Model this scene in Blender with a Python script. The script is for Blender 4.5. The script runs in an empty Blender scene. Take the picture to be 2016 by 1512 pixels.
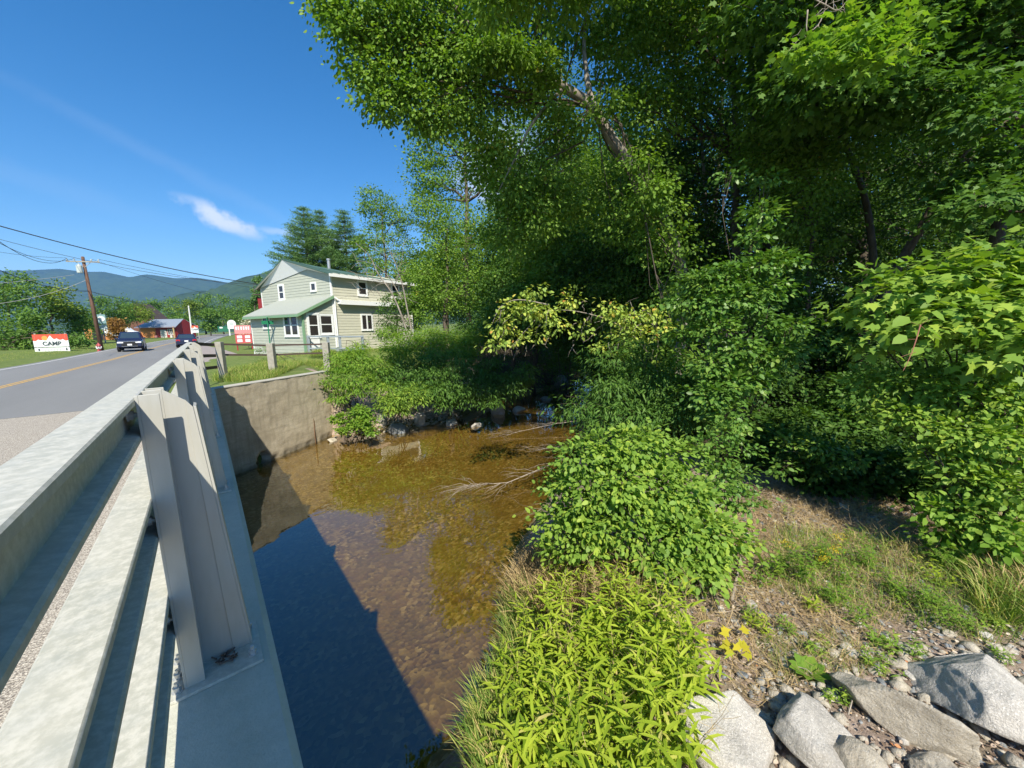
import bpy, math, random
import numpy as np
from mathutils import Vector, Matrix, noise as mnoise
random.seed(7); RNG = np.random.default_rng(11)
R = math.radians
SC = bpy.context.scene
COL = SC.collection

# ------------------------------------------------------------------ camera
F = 740.0; PW, PH = 2016, 1512
def camera_axes(vp=(397, 655), roll=1.1):
    a = (vp[0]-PW/2)/F; b = (PH/2-vp[1])/F
    t = R(roll); c, s = math.cos(t), math.sin(t)
    d = np.array([a*c+b*s, -a*s+b*c, 1.]); d /= np.linalg.norm(d)
    yaw = math.asin(-d[0]); p = math.atan2(d[1], d[2])
    fwd = np.array([math.sin(yaw)*math.cos(p), math.cos(yaw)*math.cos(p), -math.sin(p)])
    up0 = np.array([math.sin(yaw)*math.sin(p), math.cos(yaw)*math.sin(p), math.cos(p)])
    r0 = np.array([math.cos(yaw), -math.sin(yaw), 0])
    return fwd, c*r0-s*up0, s*r0+c*up0
FWD, RIGHT, UP = camera_axes()
cd = bpy.data.cameras.new("camera"); cam = bpy.data.objects.new("camera", cd); COL.objects.link(cam)
cd.sensor_width = 36; cd.lens = F/PW*36; cd.clip_start = 0.02; cd.clip_end = 30000
cam.matrix_world = Matrix([[RIGHT[i], UP[i], -FWD[i], 0] for i in range(3)]+[[0, 0, 0, 1]])
SC.camera = cam
def ray(px, py): return FWD+RIGHT*(px-PW/2)/F+UP*(PH/2-py)/F
def Z(px, py, z): v = ray(px, py); return v*(z/v[2])          # pixel of the survey -> point at height z
def D(px, py, d): return ray(px, py)*d                        # pixel of the survey -> point at distance d
def pxm(d): return d/F                                        # metres per survey pixel at distance d

# ------------------------------------------------------------------ light
SUND = np.array([.42, .85, -1.0]); SUND /= np.linalg.norm(SUND)
elev = math.asin(-SUND[2]); az = math.atan2(-SUND[0], -SUND[1])   # azimuth of the sun, clockwise from +Y
ld = bpy.data.lights.new("sun", 'SUN'); sun = bpy.data.objects.new("sun", ld); COL.objects.link(sun)
ld.energy = 4.6; ld.angle = R(.53); ld.color = (1.0, .93, .80)
sun.rotation_euler = Vector(SUND).to_track_quat('-Z', 'Y').to_euler(); sun.location = (-10, -20, 30)
W = bpy.data.worlds.new("World"); SC.world = W; W.use_nodes = True
nt = W.node_tree; N = nt.nodes; L = nt.links
bg = N["Background"]; bg.inputs[1].default_value = .15
sky = N.new('ShaderNodeTexSky'); sky.sky_type = 'NISHITA'; sky.sun_disc = False
sky.sun_elevation = elev; sky.sun_rotation = az; sky.air_density = 1.0; sky.dust_density = .25; sky.ozone_density = 2.6
def vm(op, a=None, b=None):
    n = N.new('ShaderNodeVectorMath'); n.operation = op
    for i, v in enumerate((a, b)):
        if v is None: continue
        if hasattr(v, 'links'): L.new(v, n.inputs[i])
        else: n.inputs[i].default_value = tuple(v)
    return n
def mt(op, a, b=None, c=None):
    n = N.new('ShaderNodeMath'); n.operation = op
    for i, v in enumerate((a, b, c)):
        if v is None: continue
        if hasattr(v, 'links'): L.new(v, n.inputs[i])
        else: n.inputs[i].default_value = v
    return n.outputs[0]
tc = N.new('ShaderNodeTexCoord'); dirv = vm('NORMALIZE', tc.outputs['Generated']).outputs[0]
def cloud(px, py, ex, ey, ang, amp, nscale, thr, seed):
    """a cloud in the sky around one direction, as an ellipse broken up by noise"""
    c = ray(px, py); c = c/np.linalg.norm(c)
    h = np.cross(c, [0, 0, 1]); h /= np.linalg.norm(h); v = np.cross(h, c)
    e1 = h*math.cos(ang)+v*math.sin(ang); e2 = -h*math.sin(ang)+v*math.cos(ang)
    nz = N.new('ShaderNodeTexNoise'); nz.inputs['Scale'].default_value = nscale; nz.inputs['Detail'].default_value = 7
    nz.inputs['Roughness'].default_value = .6
    L.new(vm('ADD', dirv, (seed, seed*.7, 0)).outputs[0], nz.inputs['Vector'])
    s1 = mt('DIVIDE', vm('DOT_PRODUCT', dirv, e1).outputs['Value'], ex)
    s2 = mt('DIVIDE', vm('DOT_PRODUCT', dirv, e2).outputs['Value'], ey)
    s1 = mt('ADD', s1, mt('MULTIPLY', mt('SUBTRACT', nz.outputs[0], .5), 1.2))
    s2 = mt('ADD', s2, mt('MULTIPLY', mt('SUBTRACT', nz.outputs[0], .5), 2.2))
    r = mt('SQRT', mt('ADD', mt('MULTIPLY', s1, s1), mt('MULTIPLY', s2, s2)))
    f = N.new('ShaderNodeMapRange'); f.interpolation_type = 'SMOOTHSTEP'
    L.new(r, f.inputs[0]); f.inputs[1].default_value = 1.0; f.inputs[2].default_value = thr; f.inputs[3].default_value = 0; f.inputs[4].default_value = amp
    front = mt('GREATER_THAN', vm('DOT_PRODUCT', dirv, c).outputs['Value'], 0)
    return mt('MULTIPLY', f.outputs[0], front)
masks = [cloud(432, 430, .085, .022, R(-26), .95, 22, .25, 1.3), cloud(552, 456, .05, .012, R(-5), .4, 25, .2, 4.1),
         cloud(330, 320, .36, .02, R(-22), .05, 9, .1, 7.7), cloud(60, 350, .22, .03, R(-12), .05, 8, .1, 2.2), cloud(1010, 330, .16, .10, 0, .75, 7, .3, 5.2),
         cloud(640, 480, .07, .025, 0, .9, 22, .3, 9.2)]
acc = masks[0]
for m in masks[1:]: acc = mt('MAXIMUM', acc, m)
mx = N.new('ShaderNodeMix'); mx.data_type = 'RGBA'; L.new(acc, mx.inputs['Factor'])
L.new(sky.outputs[0], mx.inputs['A']); mx.inputs['B'].default_value = (5.6, 6.0, 6.6, 1)
hs = N.new('ShaderNodeHueSaturation'); hs.inputs['Saturation'].default_value = 1.38; hs.inputs['Value'].default_value = .67; L.new(mx.outputs['Result'], hs.inputs['Color'])
L.new(hs.outputs[0], bg.inputs[0])
vs = SC.view_settings; vs.view_transform = 'Standard'; vs.look = 'None'; vs.exposure = .8; vs.gamma = 1
cy = SC.cycles; cy.max_bounces = 7; cy.diffuse_bounces = 3; cy.glossy_bounces = 3; cy.transmission_bounces = 3; cy.transparent_max_bounces = 8
cy.use_denoising = True; cy.caustics_reflective = False; cy.caustics_refractive = False; cy.sample_clamp_indirect = 6; cy.volume_bounces = 0

# ------------------------------------------------------------------ materials
MATS = {}
class NT:
    def __init__(s, name):
        s.m = bpy.data.materials.new(name); s.m.use_nodes = True; s.n = s.m.node_tree.nodes; s.l = s.m.node_tree.links
        s.b = s.n['Principled BSDF']; s.o = s.n['Material Output']; MATS[name] = s.m
    def link(s, a, b): s.l.new(a, b)
    def val(s, inp, v):
        if hasattr(v, 'links'): s.l.new(v, inp)
        else: inp.default_value = v
    def pos(s):
        return s.n.new('ShaderNodeNewGeometry').outputs['Position']
    def obj(s): return s.n.new('ShaderNodeTexCoord').outputs['Object']
    def noise(s, scale, detail=5, rough=.6, vec=None, stretch=None):
        n = s.n.new('ShaderNodeTexNoise'); n.inputs['Scale'].default_value = scale; n.inputs['Detail'].default_value = detail; n.inputs['Roughness'].default_value = rough
        v = vec if vec is not None else s.pos()
        if stretch:
            m = s.n.new('ShaderNodeVectorMath'); m.operation = 'MULTIPLY'; s.l.new(v, m.inputs[0]); m.inputs[1].default_value = stretch; v = m.outputs[0]
        s.l.new(v, n.inputs['Vector']); return n.outputs[0]
    def vor(s, scale, feat='F1', out='Distance', vec=None):
        n = s.n.new('ShaderNodeTexVoronoi'); n.feature = feat; n.inputs['Scale'].default_value = scale
        s.l.new(vec if vec is not None else s.pos(), n.inputs['Vector']); return n.outputs[out]
    def ramp(s, f, stops):
        r = s.n.new('ShaderNodeValToRGB'); s.l.new(f, r.inputs[0]); e = r.color_ramp.elements
        while len(e) < len(stops): e.new(.5)
        for k, (p, c) in zip(e, stops): k.position = p; k.color = tuple(c)+(1,) if len(c) == 3 else c
        return r.outputs[0]
    def mix(s, f, a, b, mode='MIX'):
        m = s.n.new('ShaderNodeMix'); m.data_type = 'RGBA'; m.blend_type = mode
        s.val(m.inputs['Factor'], f)
        for k, v in (('A', a), ('B', b)):
            if hasattr(v, 'links'): s.l.new(v, m.inputs[k])
            else: m.inputs[k].default_value = tuple(v)+(1,)
        return m.outputs['Result']
    def math(s, op, a, b=0.0, clamp=False):
        m = s.n.new('ShaderNodeMath'); m.operation = op; m.use_clamp = clamp; s.val(m.inputs[0], a); s.val(m.inputs[1], b); return m.outputs[0]
    def bump(s, h, strength, dist=.01):
        b = s.n.new('ShaderNodeBump'); b.inputs['Strength'].default_value = strength; b.inputs['Distance'].default_value = dist
        s.l.new(h, b.inputs['Height']); s.l.new(b.outputs[0], s.b.inputs['Normal']); return b.outputs[0]
    def col(s, c):
        if hasattr(c, 'links'): s.l.new(c, s.b.inputs['Base Color'])
        else: s.b.inputs['Base Color'].default_value = tuple(c)+(1,)
    def pr(s, rough=.7, spec=.4, metal=0):
        s.val(s.b.inputs['Roughness'], rough); s.b.inputs['Specular IOR Level'].default_value = spec; s.b.inputs['Metallic'].default_value = metal

def plain(name, c, rough=.6, var=.12, scale=6, spec=.4, metal=0, bump=0):
    if name in MATS: return MATS[name]
    t = NT(name); n = t.noise(scale, 6)
    t.col(t.ramp(n, [(.25, [v*(1-var) for v in c]), (.75, [min(1, v*(1+var)) for v in c])])); t.pr(rough, spec, metal)
    if bump: t.bump(n, bump, .01)
    return t.m
def leafmat(name, stops, trans=.35, tcol=None, rough=.55, spec=.35):
    t = NT(name)
    a = t.n.new('ShaderNodeAttribute'); a.attribute_name = 'rnd'
    c = t.ramp(a.outputs['Fac'], stops); t.col(c); t.pr(rough, spec*.6)
    tr = t.n.new('ShaderNodeBsdfTranslucent')
    t.link(t.mix(1.0, c, tcol or (1.3, 1.4, .45), 'MULTIPLY'), tr.inputs[0])
    m = t.n.new('ShaderNodeMixShader'); m.inputs[0].default_value = trans
    t.link(t.b.outputs[0], m.inputs[1]); t.link(tr.outputs[0], m.inputs[2]); t.link(m.outputs[0], t.o.inputs[0])
    return t.m
M_green = leafmat('leaf green', [(0, (0.096, 0.192, 0.028)), (0.5, (0.164, 0.286, 0.039)), (0.93, (0.25, 0.368, 0.055)), (1, (0.5, 0.335, 0.047))])
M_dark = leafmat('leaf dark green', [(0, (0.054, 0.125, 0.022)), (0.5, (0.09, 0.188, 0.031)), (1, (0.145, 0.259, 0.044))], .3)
M_deep = leafmat('leaf shade darkened', [(0, (0.036, 0.083, 0.014)), (0.6, (0.061, 0.133, 0.021)), (1, (0.116, 0.202, 0.029))], .3)  # darker copy of the dark green; shade inside the wood put into leaf colour
M_lime = leafmat('leaf lime', [(0, (0.112, 0.228, 0.036)), (0.5, (0.191, 0.335, 0.043)), (1, (0.319, 0.426, 0.058))], .4)
M_shrub = leafmat('leaf shrub', [(0, (0.138, 0.25, 0.041)), (0.6, (0.231, 0.365, 0.055)), (1, (0.4, 0.501, 0.068))], .33, rough=.5)
M_gloss = leafmat('leaf glossy', [(0, (0.077, 0.163, 0.03)), (0.6, (0.128, 0.253, 0.041)), (1, (0.256, 0.362, 0.062))], .28, rough=.42, spec=.5)
M_yel = leafmat('leaf yellowing', [(0, (0.206, 0.343, 0.066)), (0.6, (0.395, 0.514, 0.094)), (0.88, (0.618, 0.628, 0.113)), (0.95, (0.686, 0.381, 0.094)), (1, (0.652, 0.228, 0.074))], .35, tcol=(1.2, 1.1, .5))
M_bamboo = leafmat('leaf reed', [(0, (0.143, 0.252, 0.02)), (0.45, (0.33, 0.441, 0.035)), (0.82, (0.495, 0.588, 0.07)), (0.93, (0.605, 0.588, 0.16)), (1, (0.55, 0.441, 0.2))], .35, tcol=(1.2, 1.15, .4))
M_grass = leafmat('grass blades', [(0, (0.108, 0.215, 0.03)), (0.5, (0.234, 0.347, 0.06)), (0.8, (0.432, 0.446, 0.12)), (1, (0.648, 0.495, 0.225))], .3)
M_dry = leafmat('dry grass', [(0, (0.312, 0.24, 0.115)), (0.5, (0.531, 0.39, 0.187)), (1, (0.703, 0.54, 0.287))], .3, tcol=(1, .95, .7))
M_litter = leafmat('leaf litter', [(0, (0.132, 0.09, 0.06)), (0.35, (0.3, 0.216, 0.156)), (0.75, (0.48, 0.384, 0.3)), (0.95, (0.624, 0.54, 0.432)), (0.975, (0.6, 0.456, 0.264)), (1, (0.6, 0.192, 0.06))], .1, tcol=(1, .8, .5), rough=.8)
M_far = leafmat('leaf far', [(0, (0.069, 0.152, 0.028)), (0.5, (0.117, 0.221, 0.039)), (1, (0.193, 0.304, 0.055))], .3)
M_faryel = leafmat('leaf far yellow green', [(0, (0.104, 0.182, 0.026)), (0.5, (0.169, 0.247, 0.033)), (1, (0.26, 0.312, 0.039))], .3)
M_pine = leafmat('pine needles', [(0, (0.073, 0.161, 0.051)), (0.6, (0.131, 0.248, 0.073)), (1, (0.246, 0.379, 0.091))], .15)
M_rust = leafmat('rusty leaves', [(0, (.2, .1, .03)), (.6, (.32, .18, .05)), (1, (.42, .28, .08))], .3)
M_flower = leafmat('cream flowers', [(0, (.45, .45, .3)), (1, (.7, .68, .5))], .2, tcol=(1, 1, .9))
M_gold = leafmat('golden flowers', [(0, (.6, .42, .02)), (1, (.75, .55, .03))], .2, tcol=(1, 1, .5))

def bark(name, c1, c2, scale=9):
    t = NT(name); n = t.noise(scale, 8, .7, stretch=(1, 1, .25)); t.col(t.ramp(n, [(.3, c1), (.7, c2)])); t.pr(.9, .2); t.bump(n, .6, .03); return t.m
M_bark = bark('bark brown', (.05, .04, .03), (.16, .13, .1))
M_birch = bark('bark pale', (.1, .085, .065), (.4, .36, .3), 5)
M_twig = bark('twig grey', (.2, .16, .12), (.42, .37, .3), 14)
M_pole = bark('weathered pole', (.09, .05, .035), (.2, .12, .085), 4)

def concrete(name, c1, c2, stain=(.2, .18, .14), mapstretch=None, bumps=.35, tide=None):
    t = NT(name); a = t.noise(1.3, 8, .65, stretch=mapstretch); b = t.noise(22, 6, .7)
    base = t.ramp(a, [(.3, c1), (.7, c2)])
    base = t.mix(t.ramp(b, [(.35, (0, 0, 0)), (.7, (.35, .35, .35))]), base, stain)
    pit = t.ramp(t.noise(60, 3), [(.62, (0, 0, 0)), (.7, (.5, .5, .5))]); base = t.mix(pit, base, stain)
    if tide is not None:
        st = t.noise(3.5, 6, .65, stretch=(1, 1, .12)); base = t.mix(t.ramp(st, [(.48, (0, 0, 0)), (.66, (.55, .55, .55))]), base, [v*.6 for v in c1])
        hz_ = t.noise(2.2, 5, .6, stretch=(.35, .35, 5)); base = t.mix(t.ramp(hz_, [(.5, (0, 0, 0)), (.62, (.3, .3, .3))]), base, [v*.7 for v in c1])
        sp = t.n.new('ShaderNodeSeparateXYZ'); t.link(t.pos(), sp.inputs[0]); zz = t.math('ADD', sp.outputs[2], t.math('MULTIPLY', t.noise(5, 5), .35))
        mr = t.n.new('ShaderNodeMapRange'); t.link(zz, mr.inputs[0]); mr.inputs[1].default_value = tide+.32; mr.inputs[2].default_value = tide+.12; base = t.mix(t.math('MULTIPLY', mr.outputs[0], .75), base, (.08, .07, .045))
    t.col(base); t.pr(.88, .3); t.bump(t.math('ADD', t.noise(9, 8, .7), t.noise(70, 3)), bumps, .01); return t.m
M_curb = concrete('curb concrete', (.46, .46, .38), (.62, .60, .50), (.33, .36, .27))
M_wall = concrete('old wall concrete', (.47, .40, .28), (.66, .58, .43), (.25, .2, .135), (.6, .6, 1.6), .55, tide=-4.5)
M_walltop = concrete('wall cap concrete', (.4, .38, .32), (.52, .5, .43))
t = NT('aggregate concrete'); v = t.vor(75, out='Color'); v2 = t.vor(75)
cc = t.ramp(t.math('MULTIPLY', t.noise(120, 2), 1.0), [(.38, (.14, .12, .1)), (.5, (.36, .32, .26)), (.64, (.6, .55, .46))])
cc = t.mix(t.ramp(t.noise(.9, 5), [(.3, (0, 0, 0)), (.7, (.3, .3, .3))]), cc, (.35, .32, .28)); t.col(cc); t.pr(.9, .2); t.bump(v2, .5, .012); M_aggr = t.m
t = NT('asphalt'); c = t.ramp(t.noise(.35, 6, .6, stretch=(1, .12, 1)), [(.3, (.15, .152, .148)), (.7, (.22, .222, .214))])
c = t.mix(t.ramp(t.noise(160, 2), [(.4, (0, 0, 0)), (.65, (.5, .5, .5))]), c, (.27, .265, .26))
crk = t.vor(.35, 'DISTANCE_TO_EDGE', vec=t.mix(.05, t.pos(), t.noise(2, 3)) if False else t.pos())
t.col(c); t.pr(.85, .3); t.bump(t.noise(120, 3), .3, .006); M_asph = t.m
M_apron = plain('pale drive', (.3, .26, .235), .9, .15, 2, bump=.2)
t = NT('road paint yellow'); t.col(t.mix(t.ramp(t.noise(14, 6, .7), [(.42, (0, 0, 0)), (.62, (.8, .8, .8))]), (.62, .36, .06), (.26, .22, .16))); t.pr(.7); M_yline = t.m
t = NT('road paint white'); t.col(t.mix(t.ramp(t.noise(14, 6, .7), [(.42, (0, 0, 0)), (.62, (.7, .7, .7))]), (.66, .66, .63), (.28, .28, .28))); t.pr(.7); M_wline = t.m

t = NT('galvanized steel')
n1 = t.noise(3.2, 7, .65); n2 = t.noise(38, 6, .7)
c = t.ramp(n1, [(.25, (.38, .385, .32)), (.75, (.52, .505, .42))])
c = t.mix(t.ramp(n2, [(.42, (0, 0, 0)), (.62, (.75, .75, .75))]), c, (.63, .61, .53))
c = t.mix(t.ramp(t.vor(9, out='Distance'), [(.0, (.25, .25, .25)), (.5, (0, 0, 0))]), c, (.33, .37, .37))
t.col(c); t.pr(t.ramp(n2, [(.3, (.5, .5, .5)), (.7, (.7, .7, .7))]), .4, .1); t.bump(n2, .08, .004); M_galv = t.m
t = NT('galvanized post'); n2 = t.noise(26, 5, .6, stretch=(1, 1, .2)); n1 = t.noise(1.5, 4)
c = t.ramp(n1, [(.3, (.40, .395, .345)), (.7, (.48, .465, .40))]); c = t.mix(t.ramp(n2, [(.4, (0, 0, 0)), (.8, (.4, .4, .4))]), c, (.55, .55, .52))
t.col(c); t.pr(.55, .45, .1); t.bump(n2, .05, .003); M_gpost = t.m
M_bolt = plain('steel bolt', (.6, .6, .58), .4, .1, metal=.6)

def rockmat(name, c1, c2, spk, stretch=None):
    t = NT(name); a = t.noise(4.5, 9, .7, stretch=stretch); b = t.noise(85, 3, .8)
    c = t.ramp(a, [(.3, c1), (.68, c2)]); c = t.mix(t.ramp(b, [(.5, (0, 0, 0)), (.62, (.8, .8, .8))]), c, spk)
    c = t.mix(t.ramp(t.noise(1.9, 6, .7), [(.5, (0, 0, 0)), (.62, (.4, .4, .4))]), c, [v*.62 for v in c1])
    c = t.mix(t.ramp(t.noise(140, 2), [(.6, (0, 0, 0)), (.68, (.5, .5, .5))]), c, (.12, .12, .12))
    t.col(c); t.pr(.8, .35); h = t.math('ADD', t.noise(9, 9, .75, stretch=stretch), t.math('MULTIPLY', t.noise(60, 4), .25)); t.bump(h, .9, .035); return t.m
M_rockg = rockmat('granite grey', (.38, .355, .31), (.6, .565, .5), (.76, .73, .67))
M_rocky = rockmat('granite buff', (.36, .31, .23), (.6, .54, .43), (.6, .57, .5), (.5, 1.5, 2.5))
M_rockb = rockmat('stone blue grey', (.13, .15, .16), (.3, .32, .33), (.45, .45, .45))
M_rockd = rockmat('river stone', (.14, .13, .11), (.32, .3, .27), (.4, .4, .36))

# ground
def gmat(name, stops, sc, b=.6, extra=None):
    t = NT(name); c = t.ramp(t.noise(sc, 9, .75), stops)
    if extra: c = t.mix(t.ramp(t.noise(extra[0], 4, .6), [(.45, (0, 0, 0)), (.6, (1, 1, 1))]), c, extra[1])
    t.col(c); t.pr(.95, .15); t.bump(t.noise(sc*3, 8, .8), b, .05); return t.m
M_litg = gmat('bank soil', [(.3, (.2, .145, .11)), (.5, (.4, .31, .245)), (.7, (.56, .46, .38))], 6, .9, (2.2, (.32, .26, .18)))
M_grs = gmat('grass ground', [(.3, (.07, .11, .03)), (.5, (.13, .18, .045)), (.7, (.24, .24, .09))], 3, .7)
M_wood = gmat('forest floor', [(.3, (.035, .03, .02)), (.7, (.11, .085, .055))], 2.5, .8)
t = NT('river bed'); v = t.vor(15, out='Color'); s = t.n.new('ShaderNodeSeparateColor'); t.link(v, s.inputs[0])
c = t.ramp(s.outputs[0], [(0, (.10, .076, .028)), (.5, (.21, .162, .062)), (.85, (.33, .265, .125)), (1, (.45, .39, .27))])
c = t.mix(t.ramp(t.noise(.7, 5), [(.4, (0, 0, 0)), (.65, (.85, .85, .85))]), c, (.18, .14, .05))
c = t.mix(t.ramp(t.noise(5, 6), [(.45, (0, 0, 0)), (.7, (.6, .6, .6))]), c, (.19, .125, .05))
t.col(c); t.pr(.9, .2); t.bump(t.vor(15), .35, .03); M_bed = t.m
# water: clear amber film over the bed, Fresnel mirror on top
t = NT('stream water')
ge = t.n.new('ShaderNodeNewGeometry'); dt = t.n.new('ShaderNodeVectorMath'); dt.operation = 'DOT_PRODUCT'; t.link(ge.outputs['Incoming'], dt.inputs[0])
gl = t.n.new('ShaderNodeBsdfGlossy'); gl.inputs['Roughness'].default_value = .008; gl.inputs['Color'].default_value = (1, 1, 1, 1)
tp = t.n.new('ShaderNodeBsdfTransparent'); tp.inputs['Color'].default_value = (.83, .73, .44, 1)
bp = t.n.new('ShaderNodeBump'); bp.inputs['Strength'].default_value = .10; bp.inputs['Distance'].default_value = .05
t.link(t.noise(1.6, 3, .5), bp.inputs['Height']); t.link(bp.outputs[0], dt.inputs[1]); t.link(bp.outputs[0], gl.inputs['Normal'])
fz = t.math('ADD', t.math('MULTIPLY', t.math('POWER', t.math('SUBTRACT', 1.0, t.math('ABSOLUTE', dt.outputs['Value'])), 4.0), .87), .13)
m = t.n.new('ShaderNodeMixShader'); t.link(fz, m.inputs[0]); t.link(tp.outputs[0], m.inputs[1]); t.link(gl.outputs[0], m.inputs[2])
t.link(m.outputs[0], t.o.inputs[0]); M_water = t.m

def siding(name, c, pitch=.2):
    t = NT(name); p = t.obj(); s = t.n.new('ShaderNodeSeparateXYZ'); t.link(p, s.inputs[0])
    n = t.noise(5, 5, vec=p, stretch=(.4, .4, 3)); t.col(t.ramp(n, [(.3, [v*.9 for v in c]), (.7, [v*1.06 for v in c])])); t.pr(.55, .35); return t.m
M_sid = siding('pale green siding', (.46, .475, .39)); M_sidt = siding('cream green siding', (.54, .53, .42))
M_white = plain('white trim', (.78, .79, .77), .5, .04); M_gtrim = plain('green trim', (.2, .34, .2), .5, .08)
M_groof = plain('green metal roof', (.07, .13, .10), .5, .1, spec=.4); M_shingle = plain('pale green shingles', (.33, .35, .305), .85, .14, 12, bump=.4)
M_glass = plain('dark window glass', (.035, .03, .03), .08, .2, 2, spec=.8)
M_greyw = plain('grey painted wood', (.25, .29, .32), .7, .12); M_redw = plain('barn red boards', (.3, .03, .03), .6, .1)
M_timber = plain('weathered timber', (.33, .31, .26), .85, .2, 8, bump=.4); M_board = plain('dark brown boards', (.09, .06, .05), .8, .2, 8)
M_orange = plain('orange wood wall', (.5, .2, .06), .7, .1); M_greymetal = plain('grey metal roof', (.28, .32, .37), .4, .06, metal=.2)
M_navy = plain('navy car paint', (.014, .022, .06), .16, .05, spec=.7); M_black = plain('black plastic', (.02, .02, .022), .5, .1)
M_tyre = plain('tyre rubber', (.02, .02, .02), .85, .1); M_rim = plain('alloy rim', (.5, .5, .52), .3, .05, metal=.8)
M_carglass = plain('car glass', (.03, .05, .07), .05, .1, spec=.9); M_head = plain('headlight lens', (.8, .82, .85), .15, .03, spec=.7)
M_tail = plain('red tail lens', (.5, .02, .025), .2, .05); M_plate = plain('white plate', (.75, .76, .76), .5, .03); M_chrome = plain('chrome', (.75, .75, .77), .15, .02, metal=.95)
M_signw = plain('sign white', (.74, .77, .76), .5, .05); M_signr = plain('sign red', (.62, .09, .05), .5, .05); M_signo = plain('sign orange', (.8, .33, .08), .5, .05); M_ink = plain('sign ink', (.05, .07, .08), .6, .05)
M_signg = plain('street sign green', (.02, .2, .1), .5, .05); M_red = plain('bright red', (.5, .09, .09), .5, .1); M_pink = plain('faded red board', (.62, .25, .25), .7, .3, 18)
M_trans = plain('transformer grey', (.5, .55, .53), .5, .05); M_wire = plain('black cable', (.03, .03, .035), .6, .05); M_dgreen = plain('dumpster green', (.02, .14, .08), .5, .1)
M_wirep = plain('pale cable', (.45, .45, .42), .6, .05); M_conc = plain('white stone', (.6, .59, .55), .8, .1)

# ------------------------------------------------------------------ object helpers
def tag(o, label=None, cat=None, group=None, kind=None):
    if label: o['label'] = label
    if cat: o['category'] = cat
    if group: o['group'] = group
    if kind: o['kind'] = kind
    return o
def thing(name, label, cat, loc=(0, 0, 0), rz=0, group=None):
    o = bpy.data.objects.new(name, None); COL.objects.link(o); o.location = tuple(loc); o.rotation_euler = (0, 0, rz)
    o.empty_display_size = .2
    bpy.context.view_layer.update() if False else None
    return tag(o, label, cat, group)
def copy_tree(o, parent=None):
    c = o.copy(); COL.objects.link(c); c.parent = parent
    if parent is not None: c.matrix_parent_inverse = o.matrix_parent_inverse.copy()
    for ch in list(o.children): copy_tree(ch, c)
    return c
def parent_world(o, p):
    """parent while keeping mesh coordinates given in world space (p has only location and z turn)"""
    o.parent = p
    m = Matrix.Translation(p.location) @ p.rotation_euler.to_matrix().to_4x4()
    o.matrix_parent_inverse = m.inverted()
def raw_mesh(name, V, Fs, mats, smooth=False, attr=None, fm=None):
    """V (n,3); Fs list of (k,m) index arrays, one per polygon size"""
    me = bpy.data.meshes.new(name); V = np.asarray(V, np.float32)
    me.vertices.add(len(V)); me.vertices.foreach_set('co', V.ravel())
    Fs = [np.asarray(f, np.int32) for f in Fs if len(f)]
    nl = sum(f.size for f in Fs); npoly = sum(len(f) for f in Fs)
    me.loops.add(nl); me.loops.foreach_set('vertex_index', np.concatenate([f.ravel() for f in Fs]))
    me.polygons.add(npoly); tot = np.concatenate([np.full(len(f), f.shape[1], np.int32) for f in Fs])
    st = np.zeros(npoly, np.int32); st[1:] = np.cumsum(tot)[:-1]
    me.polygons.foreach_set('loop_start', st)
    if fm is not None: me.polygons.foreach_set('material_index', np.asarray(fm, np.int32))
    if smooth: me.polygons.foreach_set('use_smooth', np.ones(npoly, bool))
    me.update(calc_edges=True)
    if attr is not None:
        a = me.attributes.new('rnd', 'FLOAT', 'POINT'); a.data.foreach_set('value', np.asarray(attr, np.float32))
    for m in (mats if isinstance(mats, (list, tuple)) else [mats]): me.materials.append(m)
    return me
def put(name, me, parent=None, world=False):
    o = bpy.data.objects.new(name, me); COL.objects.link(o)
    if parent is not None:
        if world: parent_world(o, parent)
        else: o.parent = parent
    return o
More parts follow.
